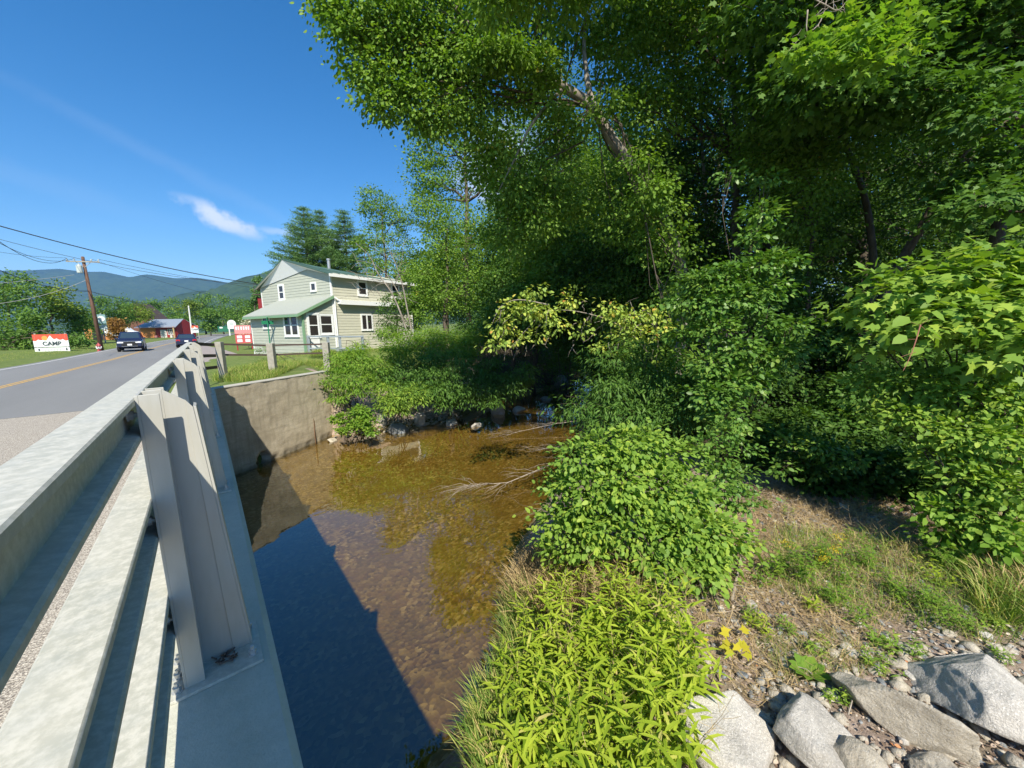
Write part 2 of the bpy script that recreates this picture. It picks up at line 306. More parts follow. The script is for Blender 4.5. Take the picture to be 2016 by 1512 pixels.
class MB:
    def __init__(s): s.v = []; s.f = []; s.m = []; s.k = 0
    def add(s, vs, fs, k=None):
        b = len(s.v); s.v += [tuple(map(float, v)) for v in vs]; s.f += [tuple(b+i for i in f) for f in fs]; s.m += [s.k if k is None else k]*len(fs); return s
    def box(s, lo, hi, k=None, T=None):
        (a, b, c), (d, e, f) = lo, hi
        vs = [(a, b, c), (d, b, c), (d, e, c), (a, e, c), (a, b, f), (d, b, f), (d, e, f), (a, e, f)]
        if T is not None: vs = [tuple(T @ Vector(v)) for v in vs]
        return s.add(vs, [(0, 3, 2, 1), (4, 5, 6, 7), (0, 1, 5, 4), (1, 2, 6, 5), (2, 3, 7, 6), (3, 0, 4, 7)], k)
    def prism(s, pts, d, k=None):
        """extrude polygon pts (3d) by vector d"""
        n = len(pts); p2 = [tuple(np.add(p, d)) for p in pts]
        return s.add(list(pts)+p2, [tuple(range(n))[::-1], tuple(range(n, 2*n))]+[(i, (i+1) % n, n+(i+1) % n, n+i) for i in range(n)], k)
    def tube(s, pts, rad, n=8, k=None, cap=True):
        pts = [Vector(p) for p in pts]; m = len(pts)
        if not hasattr(rad, '__len__'): rad = [rad]*m
        ref = Vector((0, 0, 1)); vs = []
        for i, p in enumerate(pts):
            t = (pts[min(i+1, m-1)]-pts[max(i-1, 0)]).normalized()
            a = t.cross(ref if abs(t.z) < .95 else Vector((1, 0, 0))).normalized(); b = t.cross(a)
            for j in range(n):
                g = 2*math.pi*j/n; vs.append(p+(a*math.cos(g)+b*math.sin(g))*rad[i])
        fs = [(i*n+j, i*n+(j+1) % n, (i+1)*n+(j+1) % n, (i+1)*n+j) for i in range(m-1) for j in range(n)]
        if cap: fs += [tuple(range(n))[::-1], tuple(range((m-1)*n, m*n))]
        return s.add(vs, fs, k)
    def lathe(s, prof, axis_o, axis='z', n=16, k=None):
        vs = []; 
        for r, h in prof:
            for j in range(n):
                g = 2*math.pi*j/n; c, d = r*math.cos(g), r*math.sin(g)
                v = {'z': (c, d, h), 'x': (h, c, d), 'y': (c, h, d)}[axis]; vs.append(np.add(v, axis_o))
        m = len(prof)
        fs = [(i*n+j, i*n+(j+1) % n, (i+1)*n+(j+1) % n, (i+1)*n+j) for i in range(m-1) for j in range(n)]+[tuple(range(n))[::-1], tuple(range((m-1)*n, m*n))]
        return s.add(vs, fs, k)
    def build(s, name, mats, parent=None, smooth=False, bevel=0, world=False, recalc=False):
        me = bpy.data.meshes.new(name); me.from_pydata(s.v, [], s.f); me.update()
        for m in (mats if isinstance(mats, (list, tuple)) else [mats]): me.materials.append(m)
        me.polygons.foreach_set('material_index', s.m)
        if smooth: me.polygons.foreach_set('use_smooth', [True]*len(s.f))
        o = put(name, me, parent, world)
        if bevel:
            b = o.modifiers.new('bevel', 'BEVEL'); b.width = bevel; b.segments = 2; b.limit_method = 'ANGLE'; b.angle_limit = R(40)
        return o
def one(name, mb, mats, label, cat, group=None, **kw):
    return tag(mb.build(name, mats, **kw), label, cat, group)
def bez(a, b, sag=(0, 0, 0), n=6, wob=0, seed=None):
    rg = np.random.default_rng(seed) if seed is not None else RNG
    a, b, sag = np.array(a, float), np.array(b, float), np.array(sag, float); out = []
    for i in range(n):
        t = i/(n-1); p = a*(1-t)+b*t+sag*4*t*(1-t)
        if wob and 0 < i < n-1: p = p+rg.normal(0, wob, 3)
        out.append(p)
    return out

def cr(pts, k=4):
    P = [np.array(p, float) for p in pts]; P = [2*P[0]-P[1]]+P+[2*P[-1]-P[-2]]; out = []
    for i in range(1, len(P)-2):
        for j in range(k):
            t = j/k; a, b, c, d = P[i-1:i+3]; out.append(.5*((2*b)+(c-a)*t+(2*a-5*b+4*c-d)*t*t+(3*b-a-3*c+d)*t**3))
    return out+[P[-2]]
# ------------------------------------------------------------------ leaves
def nrm(a): return a/np.maximum(np.linalg.norm(a, axis=1, keepdims=True), 1e-9)
SH = {  # outline points (along, across) and lift; faces
 'quad': (np.array([(0, 0, 0), (.5, -.34, .04), (1, 0, -.06), (.5, .34, .04)]), [(0, 1, 2, 3)]),
 'oval': (np.array([(0, 0, 0), (.3, -.3, .07), (.72, -.24, .05), (1, 0, -.06), (.72, .24, .05), (.3, .3, .07), (.5, 0, 0)]), [(0, 1, 2, 6), (6, 2, 3, 4), (0, 6, 4, 5)]),
 'lance': (np.array([(0, 0, 0), (.35, -.13, .02), (1, 0, -.16), (.35, .13, .02)]), [(0, 1, 2, 3)]),
 'reed': (np.array([(0, 0, 0), (.3, -.075, .03), (.7, -.06, -.02), (1, 0, -.18), (.7, .06, -.02), (.3, .075, .03), (.5, 0, -.02)]), [(0, 1, 2, 6), (6, 2, 3, 4), (0, 6, 4, 5)]),
 'blade': (np.array([(0, -.022, 0), (0, .022, 0), (.55, .017, .02), (.55, -.017, .02), (1, 0, -.1)]), [(0, 1, 2, 3), (3, 2, 4, 4)]),
 'maple': (np.array([(0, 0, 0), (.12, -.32, .03), (.3, -.2, .0), (.42, -.52, -.05), (.58, -.2, .01), (1, 0, -.1), (.58, .2, .01), (.42, .52, -.05), (.3, .2, 0), (.12, .32, .03)]), [tuple(range(10))]),
}
_w = .011; SH['blade'] = (np.array([(0, -_w, 0), (0, _w, 0), (.4, _w, .03), (.75, .7*_w, .14), (1, 0, .36), (.75, -.7*_w, .14), (.4, -_w, .03)]), [(0, 1, 2, 6), (6, 2, 3, 5), (5, 3, 4)])
def leaves(C, A, Nn, S, shape, rnd):
    """C centres, A long axis, Nn normals, S sizes -> V, faces-list, attr"""
    P, Fc = SH[shape]; A = nrm(A); B = nrm(np.cross(Nn, A)); Nn = np.cross(A, B); k = len(P)
    V = C[:, None, :]+S[:, None, None]*(P[None, :, 0, None]*A[:, None, :]+P[None, :, 1, None]*B[:, None, :]+P[None, :, 2, None]*Nn[:, None, :])
    base = (np.arange(len(C))*k)[:, None]
    Fs = [np.concatenate([base+np.array(f)[None, :] for f in Fc if len(f) == q]) for q in sorted({len(f) for f in Fc})]
    return V.reshape(-1, 3), Fs, np.repeat(rnd, k)
class Fol:
    """collects leaf batches into one mesh"""
    def __init__(s): s.V = []; s.F = {}; s.A = []; s.n = 0
    def add(s, V, Fs, A):
        for f in Fs: s.F.setdefault(f.shape[1], []).append(f+s.n)
        s.V.append(V); s.A.append(A); s.n += len(V)
    def build(s, name, mat, parent=None, world=True):
        me = raw_mesh(name, np.concatenate(s.V), [np.concatenate(v) for v in s.F.values()], mat, attr=np.concatenate(s.A))
        return put(name, me, parent, world)
def blob_clumps(c, r, n, shell=.55):
    d = nrm(RNG.normal(size=(n, 3))); q = (shell+(1-shell)*RNG.random(n)**.6)*(1+.25*RNG.normal(size=n)*.5)
    return np.array(c)+d*q[:, None]*np.array(r), d
def fill(fol, blobs, lpc=28, cs=.35, ls=.1, shape='quad', droop=.35, up=.7, shell=.5, flat=.45, out=.5):
    """blobs: (centre, radii, nclumps). clumps of leaves on flattened sprays"""
    for c, r, n in blobs:
        n = int(n)
        P, d = blob_clumps(c, r, n, shell)
        k = lpc; P2 = np.repeat(P, k, 0); d2 = np.repeat(d, k, 0)
        off = RNG.normal(size=(n*k, 3))*np.array([1, 1, flat])*cs*.55*np.repeat(.6+.8*RNG.random(n), k)[:, None]
        pos = P2+off
        A = nrm(off+d2*.15)+np.array([0, 0, -droop])+RNG.normal(0, .35, (n*k, 3))
        Nn = np.array([0, 0, up])+d2*out+RNG.normal(0, .45, (n*k, 3))
        S = ls*(.65+.7*RNG.random(n*k)); cr = np.repeat(RNG.random(n), k)
        fol.add(*leaves(pos, A, Nn, S, shape, np.clip(.55*cr+.45*RNG.random(n*k), 0, 1)))
def trunk_mb(mb, base, top, r0, r1, wob=.12, n=7, sides=9, seed=0):
    pts = bez(base, top, (0, 0, 0), n, wob, seed); mb.tube(pts, [r0*(1.25 if i == 0 else 1)*(1-i/(n-1))+r1*i/(n-1) for i in range(n)], sides); return pts
def limbs(mb, pts, blobs, r=.05, twigs=5, seed=0):
    rg = np.random.default_rng(abs(seed)+5)
    P = np.array([tuple(p) for p in pts])
    for c, rr, n in blobs:
        c = np.array(c); ok = [i for i in range(len(P)) if P[i][2] < c[2]+.3] or [0]
        i = min(ok, key=lambda q: np.linalg.norm(P[q]-c)*(1+.0*q)); i = max(1, i) if len(P) > 1 else 0
        dst = np.linalg.norm(c-P[i]); rb = max(.012, r*min(1.6, dst/2.5))
        path = bez(P[i], c, (0, 0, .08*dst), 5, .04*dst, abs(seed)+int(abs(c[0]*31+c[2]*17)))
        mb.tube(path, [rb, rb*.8, rb*.6, rb*.45, rb*.3], 6)
        for q in range(twigs):
            d = rg.normal(size=3); d /= np.linalg.norm(d); e = c+d*np.array(rr)*.85
            s = np.array(path[2+q % 3]); mb.tube(bez(s, e, (0, 0, .04), 4, .05*np.linalg.norm(e-s), abs(seed)+q), [rb*.35, rb*.26, rb*.18, rb*.1], 4, cap=False)
def tree(name, label, cat, base, top, r0, blobs, mat, group=None, barkm=None, limb_r=.06, twigs=5, seed=1, fillkw={}, wob=.12, extra=None):
    t = thing(name, label, cat, base, 0, group)
    mb = MB(); pts = trunk_mb(mb, base, top, r0, r0*.3, wob, seed=seed); limbs(mb, pts, blobs, limb_r, twigs, seed)
    if extra: extra(mb)
    mb.build('trunk', barkm or M_bark, t, smooth=True, world=True)
    f = Fol(); fill(f, blobs, **fillkw); f.build('crown', mat, t)
    return t
def B(px, py, d, rpx, n, fz=.8, fd=1.0):
    r = rpx*pxm(d); return (D(px, py, d), (r*fd, r*fd, r*fz), n)

# ================================================================== GROUND, ROAD, WATER
WZ = -4.5; CURB = -1.65; DECK = -1.83
def sm(a, b, x): t = np.clip((x-a)/(b-a), 0, 1); return t*t*(3-2*t)
def rise(y): return .007*np.clip(y-40, 0, 160)
def yR(x): return np.interp(x, [-60, 0, 2.3, 3.05, 4.5, 6, 9.7, 14, 22, 30, 60], [2.6, 2.8, 3.4, 4.2, 5.5, 6.4, 8.3, 12, 17.4, 21, 38])
def yL(x): return np.interp(x, [-60, .2, 3.7, 5.6, 6.6, 9.2, 14, 22, 30, 60], [14.3, 14.3, 16.9, 16.3, 16.2, 16.1, 18.0, 19.6, 24, 44])
def xc(y): return -5.9+.032*(np.asarray(y, float)-22)+.00055*np.clip(np.asarray(y, float)-60, 0, 400)**2*(1/(1+np.clip(np.asarray(y, float)-60, 0, 400)/300))
HC = ray(460+1020/5.04, 480+1030/5.04)*25.5
def ground(x, y):
    x = np.asarray(x, float); y = np.asarray(y, float)
    nz = .06*np.sin(1.7*x+.6*y)*np.sin(.9*y-.4*x+1)+.03*np.sin(4.1*x-2.3*y)*np.sin(3.3*y+1.9*x)
    land = -1.78+rise(y)-.16*np.exp(-((x-xc(y))/5.5)**4)
    land = land+.42*np.exp(-(((x-HC[0]-1)**2+(y-HC[1])**2)/64.))*sm(18.5, 22, y)
    ca = .78
    tr = (yR(x)-y)*ca; tl = (y-yL(x))*ca
    right = np.interp(tr, [0, .35, .9, 1.8, 4, 8, 16, 40], [-4.5, -4.15, -3.75, -3.35, -3.1, -2.8, -2.35, -1.9])+nz*sm(.2, 1.2, tr)*1.2
    right = right*sm(.02, .2, x)+(-2.1)*(1-sm(.02, .2, x))
    lb = np.interp(tl, [0, .4, 1.2, 2.6, 4.5, 7], [-4.5, -4.2, -3.6, -2.7, -2.05, -1.8])
    wall = np.where(tl > .32, -1.78, -4.9); k = sm(3.75, 5.2, x)
    left = np.minimum(lb*k+wall*(1-k)+nz*sm(.3, 2, tl)*k, np.maximum(land, -3))
    left = np.where(tl > 6, land+nz*.5*sm(6, 9, tl), left)
    wd = np.minimum(-tr, -tl)
    bed = -4.5-.42*sm(0, 2.2, wd)-.03+.4*nz*sm(0, 1, wd)
    z = np.where(tr > 0, right, np.where(tl > 0, left, bed))
    far = sm(40, 75, x)
    return z*(1-far)+(land+.03*(x-40).clip(0, 200)*far)*far if True else z
def gz(x, y): return float(ground(np.array([x]), np.array([y]))[0])
xs = np.unique(np.concatenate([np.arange(-1.5, 14, .16), np.arange(14, 40, .5), np.arange(-16, -1.5, .7), np.arange(40, 110, 4), -16-np.geomspace(1, 9000, 42), 110+np.geomspace(1, 9000, 36)]).round(3))
ys = np.unique(np.concatenate([np.arange(-2, 21, .16), np.arange(21, 50, .6), np.arange(-20, -2, .8), 50+np.geomspace(1, 9000, 60), -20-np.geomspace(1, 4000, 26)]).round(3))
X, Y = np.meshgrid(xs, ys); Zg = ground(X, Y)
V = np.stack([X, Y, Zg], -1).reshape(-1, 3); nx = len(xs); ny = len(ys)
i = np.arange(nx-1)[None, :]+np.arange(ny-1)[:, None]*nx; q = np.stack([i, i+1, i+1+nx, i+nx], -1).reshape(-1, 4)
xm = X[:-1, :-1].ravel(); ym = Y[:-1, :-1].ravel(); zm = Zg[:-1, :-1].ravel()
tr = yR(xm)-ym; tl = ym-yL(xm)
fm = np.where((tr < .25) & (tl < .3), 0, np.where(tr >= .25, np.where(xm > 9.0, 3, 1), np.where((xm > 12) & (ym < 60) & (tl < 30), 3, 2)))
fm = np.where((xm > 3.6) & (tl > .2) & (tl < 3.2) & (xm < 14), 1, fm)
fm = np.where((xm < 0) & (tr > .25), 2, fm)
put('ground', raw_mesh('ground', V, [q], [M_bed, M_litg, M_grs, M_wood], smooth=True, fm=fm)); tag(bpy.data.objects['ground'], kind='structure')

# water sheet
wx = np.concatenate([np.arange(-14, 30, .5), np.arange(30, 62, 2)]); lo = yR(wx)-.9; hi = yL(wx)+.9; hi = np.where(wx < 3.7, np.minimum(hi, yL(wx)+.12), hi)
V = np.concatenate([np.stack([wx, lo, np.full_like(wx, WZ)], -1), np.stack([wx, hi, np.full_like(wx, WZ)], -1)]); n = len(wx)
k = np.arange(n-1); put('stream_water', raw_mesh('stream_water', V, [np.stack([k, k+1, k+1+n, k+n], -1)], M_water)); tag(bpy.data.objects['stream_water'], kind='structure')

def ribbon(name, y0, y1, off0, off1, z, mat, step=2.0):
    yy = np.arange(y0, y1+.01, step); c = xc(yy); zz = z+rise(yy)
    V = np.concatenate([np.stack([c+off0, yy, zz], -1), np.stack([c+off1, yy, zz], -1)]); n = len(yy); k = np.arange(n-1)
    o = put(name, raw_mesh(name, V, [np.stack([k, k+n, k+1+n, k+1], -1)], mat)); return tag(o, kind='structure')
ribbon('road', 13.62, 330, -3.8, 5.0, DECK, M_asph); ribbon('road', -90, -14.02, -2.5, 6.5, DECK, M_asph)
for o in (-.13, .06): ribbon('centre_line', 13.62, 330, o-.02, o+.09, DECK+.004, M_yline)
ribbon('edge_line', 13.62, 330, -3.42, -3.28, DECK+.004, M_wline); ribbon('edge_line', 44, 330, 4.1, 4.24, DECK+.004, M_wline)
mb = MB(); ap = [(-.6, 24), (3.5, 21.5), (9, 23.2), (14, 24.0), (14, 24.6), (6.5, 25.0), (3.2, 27), (2.2, 34), (1.6, 60), (-.2, 60), (-.75, 40)]
ap = [(-.55, 22.5), (1.4, 22.6), (2.4, 25), (2.3, 31), (1.4, 48), (.2, 60), (-.2, 60)]
mb.add([(x, y, -1.72+float(rise(y))+.0) for x, y in ap], [tuple(range(len(ap)))]); tag(mb.build('driveway', M_apron), kind='structure')

# ------------------------------------------------------------------ mountains
def range_(name, picks, dist, depth, mat, seed):
    px = np.arange(picks[0][0], picks[-1][0]+1, 9.0); py = np.interp(px, [p[0] for p in picks], [p[1] for p in picks])
    rg = np.random.default_rng(seed)
    ridge = np.array([D(a, b, dist) for a, b in zip(px, py)]); rows = []
    m = 15
    for j in range(m):
        t = j/(m-1)*2-1; h = (1-abs(t)**1.25)*(1 if abs(t) < 1 else 0)
        row = ridge.copy(); out = FWD*np.array([1, 1, 0]); out = out/np.linalg.norm(out)
        row[:, :2] += out[:2]*t*depth; s = row[:, 0]*.004+j*1.3
        row[:, 2] = -20+(ridge[:, 2]+20)*h*(1 if abs(t) < .02 else (1-.13*np.abs(np.sin(px*.045+seed+.5*j)+.5*np.sin(px*.11+j))))
        rows.append(row)
    V = np.concatenate(rows); n = len(px); i = np.arange(n-1)[None]+np.arange(m-1)[:, None]*n
    return tag(put(name, raw_mesh(name, V, [np.stack([i, i+1, i+1+n, i+n], -1).reshape(-1, 4)], mat, smooth=True)), kind='structure')
t = NT('mountain forest'); t.col(t.ramp(t.noise(.02, 6, .7), [(.3, (.025, .05, .02)), (.7, (.06, .1, .035))])); t.pr(1, 0); t.bump(t.noise(.03, 5), .6, 12); M_mtn = t.m
range_('mountain', [(-900, 560), (-300, 545), (-60, 541), (0, 533), (60, 532), (115, 529), (165, 535), (205, 535), (256, 546), (285, 540), (300, 541), (345, 548), (390, 547), (430, 553), (470, 562), (540, 575), (900, 600), (1500, 590), (2600, 600)], 4200, 1500, M_mtn, 3)
range_('mountain', [(-900, 640), (150, 640), (300, 600), (340, 585), (390, 572), (420, 573), (445, 560), (480, 545), (510, 540), (560, 520), (640, 530), (800, 560), (1500, 580), (2600, 600)], 2100, 700, M_mtn, 8)
hz = NT('valley air'); hz.n.remove(hz.b); pv = hz.n.new('ShaderNodeVolumePrincipled'); pv.inputs['Color'].default_value = (.24, .5, 1, 1); pv.inputs['Density'].default_value = .00009; pv.inputs['Anisotropy'].default_value = 0
hz.link(pv.outputs[0], hz.o.inputs['Volume'])
mb = MB(); mb.box((-14000, -14000, -60), (14000, 14000, 900)); tag(mb.build('haze', hz.m), kind='stuff')

# ================================================================== BRIDGE
br = thing('road_bridge', 'concrete road bridge with speckled deck and smooth raised curb above the stream', 'bridge', (-6, 0, DECK))
def wbox(name, lo, hi, m, par, bevel=0): 
    b = MB(); b.box(lo, hi); return b.build(name, m, par, world=True, bevel=bevel)
wbox('deck', (-12, -14, -2.45), (-.775, 13.6, DECK), M_aggr, br)
mb = MB(); mb.prism([(-.775, -14, -2.75), (.12, -14, -2.75), (.12, -14, CURB-.03), (.09, -14, CURB), (-.745, -14, CURB), (-.775, -14, CURB-.03)], (0, 28.15, 0)); mb.build('curb', M_curb, br, world=True)
wbox('abutment', (-12, 14.3, -5.2), (.1, 14.9, -2.46), M_wall, br); wbox('abutment', (-12, 1.9, -5.2), (.1, 2.6, -2.46), M_wall, br)
ww = MB(); ww.prism([(.1, 2.35, -5.2), (.1, -3, -5.2), (.1, -3, -2.76), (.1, 2.35, -2.76)], (-.4, 0, 0)); ww.build('wing_wall', M_wall, br, world=True)

rl = thing('bridge_railing', 'galvanized steel bridge railing with three horizontal rails on the curb edge', 'railing', (-.2, 2.2, CURB))
for zt, hgt, w in ((-.262, .178, .112), (-.70, .192, .120), (-1.165, .20, .142)):
    mb = MB(); x1 = -.243; x0 = x1-w; y0, y1 = -6, 14.35; th = .012
    prof = [(x0, zt-.006), (x0+.006, zt), (x1-.005, zt), (x1, zt-.005), (x1, zt-.026), (x1-.008, zt-.030), (x1-.045, zt-.034), (x1-.045, zt-hgt+.030), (x1-.006, zt-hgt+.022), (x1, zt-hgt+.014), (x1, zt-hgt), (x0, zt-hgt)]
    n = len(prof); mb.prism([(x, y0, z) for x, z in prof], (0, y1-y0, 0))
    mb.build('rail', M_galv, rl, world=True)
def hexbolt(mb, c, r, h, axis='z'):
    mb.lathe([(r*1.25, 0), (r*1.25, h*.15)], c, axis, 14); mb.lathe([(r, h*.15), (r, h*.65)], c, axis, 6); mb.lathe([(r*.5, h*.65), (r*.5, h*1.1)], c, axis, 10)
def make_post():
    p = bpy.data.objects.new('post', None); COL.objects.link(p)
    # local frame: origin on curb top under the front flange; x to the river, y along the road, z up
    hgt = -.262-CURB+.012; mb = MB(); th = .011; yh = .125
    mb.box((0, -yh, .016), (th, yh, hgt))                                        # road flange
    for s in (-1, 1):
        y0 = s*yh; mb.box((th, min(y0, y0-s*th), .016), (.076, max(y0, y0-s*th), hgt))   # return lips
    mb.box((th, -.0055, .016), (.076, .0055, hgt+.004))
    mb.prism([(.076, -.0055, .016), (.215, -.0055, .016), (.158, -.0055, hgt-.075), (.150, -.0055, hgt-.055), (.076, -.0055, hgt+.004)], (0, .011, 0))  # tapered web
    mb.prism([(.190, -.0095, .016), (.262, -.0095, .016), (.1745, -.0095, hgt-.09), (.150, -.0095, hgt-.052), (.150, -.0095, hgt-.16)], (0, .0035, 0))  # outer plate strip
    mb.prism([(.262, -.006, .016), (.273, -.006, .016), (.186, -.006, hgt-.09), (.175, -.006, hgt-.085)], (0, yh, 0))
    mb.build('upright', M_gpost, p, bevel=.0015)
    b = MB(); b.box((-.05, -.17, 0.001), (.305, .165, .017)); b.build('base_plate', M_galv, p, bevel=.003)
    for (x, y) in ((.265, -.10), (.265, .12), (-.025, -.12), (-.025, -.03), (-.025, .08)):
        b = MB(); hexbolt(b, (x, y, .017), .017, .042); b.build('anchor_bolt', M_bolt, p)
    for z in (1.315, .845, .36):
        b = MB(); hexbolt(b, (-.035, -.085, z), .02, .034, 'x'); b.build('rail_bolt', M_bolt, p)
    return p
post0 = make_post(); post0.parent = rl; post0.location = (-.243+.2, .075, 0)
for k in range(-2, 5):
    if k == 0: continue
    c = copy_tree(post0, rl); c.location = (-.243+.2, .075+2.66*k, 0)
rg = np.random.default_rng(5); mb = MB()
for k in range(26):
    x, y = -.13+rg.random()*.1, 2.19+rg.random()*.07; a = rg.random()*3; s = .006+.016*rg.random(); mb.box((-s, -.003, -.002), (s, .004, .003), T=Matrix.Translation((x, y, CURB+.021+.012*rg.random())) @ Matrix.Rotation(a, 4, 'Z') @ Matrix.Rotation(rg.random(), 4, 'Y'))
tag(mb.build('dead_leaf_debris', plain('debris', (.14, .1, .08), .9)), 'brown leaf crumbs gathered at the foot of the nearest steel post', 'debris', kind='stuff')

# wing wall of the far side: a rough grid with an eroded hole at the water line
A0 = np.array([.12, 14.2]); A1 = np.array([4.1, 17.35]); nU, nV = 90, 60; U = np.linspace(0, 1, nU); Vv = np.linspace(0, 1, nV)
dirw = (A1-A0)/np.linalg.norm(A1-A0); nw = np.array([dirw[1], -dirw[0]]); Lw = np.linalg.norm(A1-A0)
rows = []; hole0 = Z(500, 912, WZ) ; hu = ((hole0[:2]-A0)@dirw)/Lw
for vv in Vv:
    for u in U:
        topz = CURB-.02-.05*u; z = -5.1+(topz+5.1)*vv
        dpt = .006*math.sin(u*40+z*9)+.012*mnoise.noise((u*9, z*2.2, 0))+.008*mnoise.noise((u*40, z*9, 3))
        e = ((u-hu)*Lw/.26)**2+((z+4.38)/.32)**2; e += .35*mnoise.noise((u*22, z*4, 7))
        if e < 1: dpt -= .35*min(1, (1-e)*3)
        if z < -4.3: dpt -= .05*min(1, (-4.3-z)*8)*(.5+mnoise.noise((u*18, 1, 2)))
        p = A0+dirw*u*Lw+nw*dpt; rows.append((p[0], p[1], z))
i = np.arange(nU-1)[None]+np.arange(nV-1)[:, None]*nU; F0 = np.stack([i, i+1, i+1+nU, i+nU], -1).reshape(-1, 4)
back = [(A0+dirw*u*Lw-nw*.5) for u in (0, 1)]
wt = thing('wing_wall', 'weathered brown concrete wing wall running from the bridge corner into the bank', 'wall', (2, 15.5, -4.6))
put('wall_face', raw_mesh('wall_face', rows, [F0], M_wall, smooth=True), wt, True)
mb = MB(); a, b = A0, A1
mb.prism([(a[0], a[1], -5.1), tuple(b)+(-5.1,), tuple(b)+(CURB-.08,), (a[0], a[1], CURB-.03)], (-nw[0]*.42, -nw[1]*.42, 0)) if False else None
q0 = [A0-nw*.06, A1-nw*.06, A1-nw*.42, A0-nw*.42]
mb.add([(p[0], p[1], -5.1) for p in q0]+[(p[0], p[1], CURB-.03-(.05 if j in (1, 2) else 0)) for j, p in enumerate(q0)], [(0, 3, 2, 1), (1, 2, 6, 5), (2, 3, 7, 6), (3, 0, 4, 7)])
mb.build('wall_back', M_wall, wt, world=True)
mb = MB(); cp = [A0+nw*.012, A1+nw*.012, A1-nw*.43, A0-nw*.43]
mb.add([(p[0], p[1], CURB-.035-(.05 if j in (1, 2) else 0)) for j, p in enumerate(cp)]+[(p[0], p[1], CURB-.012-(.05 if j in (1, 2) else 0)) for j, p in enumerate(cp)], [(0, 3, 2, 1), (4, 5, 6, 7), (0, 1, 5, 4), (1, 2, 6, 5), (2, 3, 7, 6), (3, 0, 4, 7)])
mb.build('cap', M_walltop, wt, world=True)
mb = MB(); p0 = Z(603, 888, WZ)*1.0; wp = lambda u, z: tuple(A0+dirw*u*Lw+nw*.03)+(z,)
mb.tube([wp(.745, -4.7), wp(.742, -4.2), wp(.748, -3.7), wp(.744, -3.5)], [.012, .014, .01, .006], 6); mb.build('rusty_rod', plain('rusty rod', (.2, .1, .05), .9), wt, world=True)

# ------------------------------------------------------------------ timber guard fence past the bridge
fn = thing('timber_fence', 'weathered timber guard fence with three dark boards beyond the bridge railing', 'fence', (1.5, 18, -1.8))
FP = [(D(392, 670, 12.2), .10), (D(431, 673, 14.0), .105), (D(532, 676, 15.6), .125), (D(641, 674, 17.2), .13)]
for k, (p, hw) in enumerate(FP):
    if k == 0: continue
    m = Matrix.Translation((p[0], p[1], 0)) @ Matrix.Rotation(R(-32), 4, 'Z'); g = gz(p[0], p[1])
    mb = MB(); mb.box((-hw, -hw, g-.3), (hw, hw, p[2]), T=m); mb.build('post', M_timber, fn, world=True, bevel=.012)
for k in range(len(FP)-1):
    a, b = FP[k][0], FP[k+1][0]
    for dz in (-.05, -.45, -.88)[:3 if k == 0 else 2]:
        d = b-a; d[2] = 0; L_ = np.linalg.norm(d); d /= L_; nn = np.array([-d[1], d[0], 0])*.14
        mb = MB(); h = .11 if k == 0 else .07; a2 = a+nn; b2 = b+nn
        mb.prism([a2+(0, 0, dz), b2+(0, 0, dz), b2+(0, 0, dz-h), a2+(0, 0, dz-h)], tuple(nn*.22)); mb.build('board', M_board, fn, world=True)

# ================================================================== HOUSE
HA = R(20); H0 = (float(HC[0]), float(HC[1]), float(HC[2])-.27)
hs_ = thing('green_house', 'two storey pale green clapboard house with shed roofed porch and green metal roof', 'house', H0, HA)
def clap_wall(mb, p0, p1, z0, topf, out, pitch=.19, lap=.022, cuts=()):
    """lapped boards between two ground points, with a top height function"""
    p0, p1 = np.array(p0, float), np.array(p1, float); Lx = np.linalg.norm(p1-p0); d = (p1-p0)/Lx; n = np.array(out, float)
    z = z0; zmax = max(topf(t) for t in np.linspace(0, 1, 30))
    def pt(s, zz, o): q = p0+d*s+n*o; return (q[0], q[1], zz)
    while z < zmax:
        z1 = min(z+pitch, zmax)
        # clip the course to where the wall is taller than z
        ts = np.linspace(0, 1, 61); ok = [t for t in ts if topf(t) > z+.005]
        if ok:
            s0, s1 = min(ok)*Lx, max(ok)*Lx; okt = [t for t in ts if topf(t) >= z1-.001] or ok; u0, u1 = min(okt)*Lx, max(okt)*Lx
            segs = [(s0, s1, u0, u1)]
            for (c0, c1, cz0, cz1) in cuts:
                if z1 > cz0+.02 and z < cz1-.02:
                    new = []
                    for (a, b, a2, b2) in segs:
                        if c1 <= a or c0 >= b: new.append((a, b, a2, b2)); continue
                        if c0 > a: new.append((a, c0, a2, c0))
                        if c1 < b: new.append((c1, b, c1, b2))
                    segs = new
            for (a, b, a2, b2) in segs:
                mb.add([pt(a, z, lap), pt(b, z, lap), pt(b2, z1, .004), pt(a2, z1, .004), pt(a, z, 0), pt(b, z, 0)], [(0, 1, 2, 3), (4, 5, 1, 0)])
        z += pitch
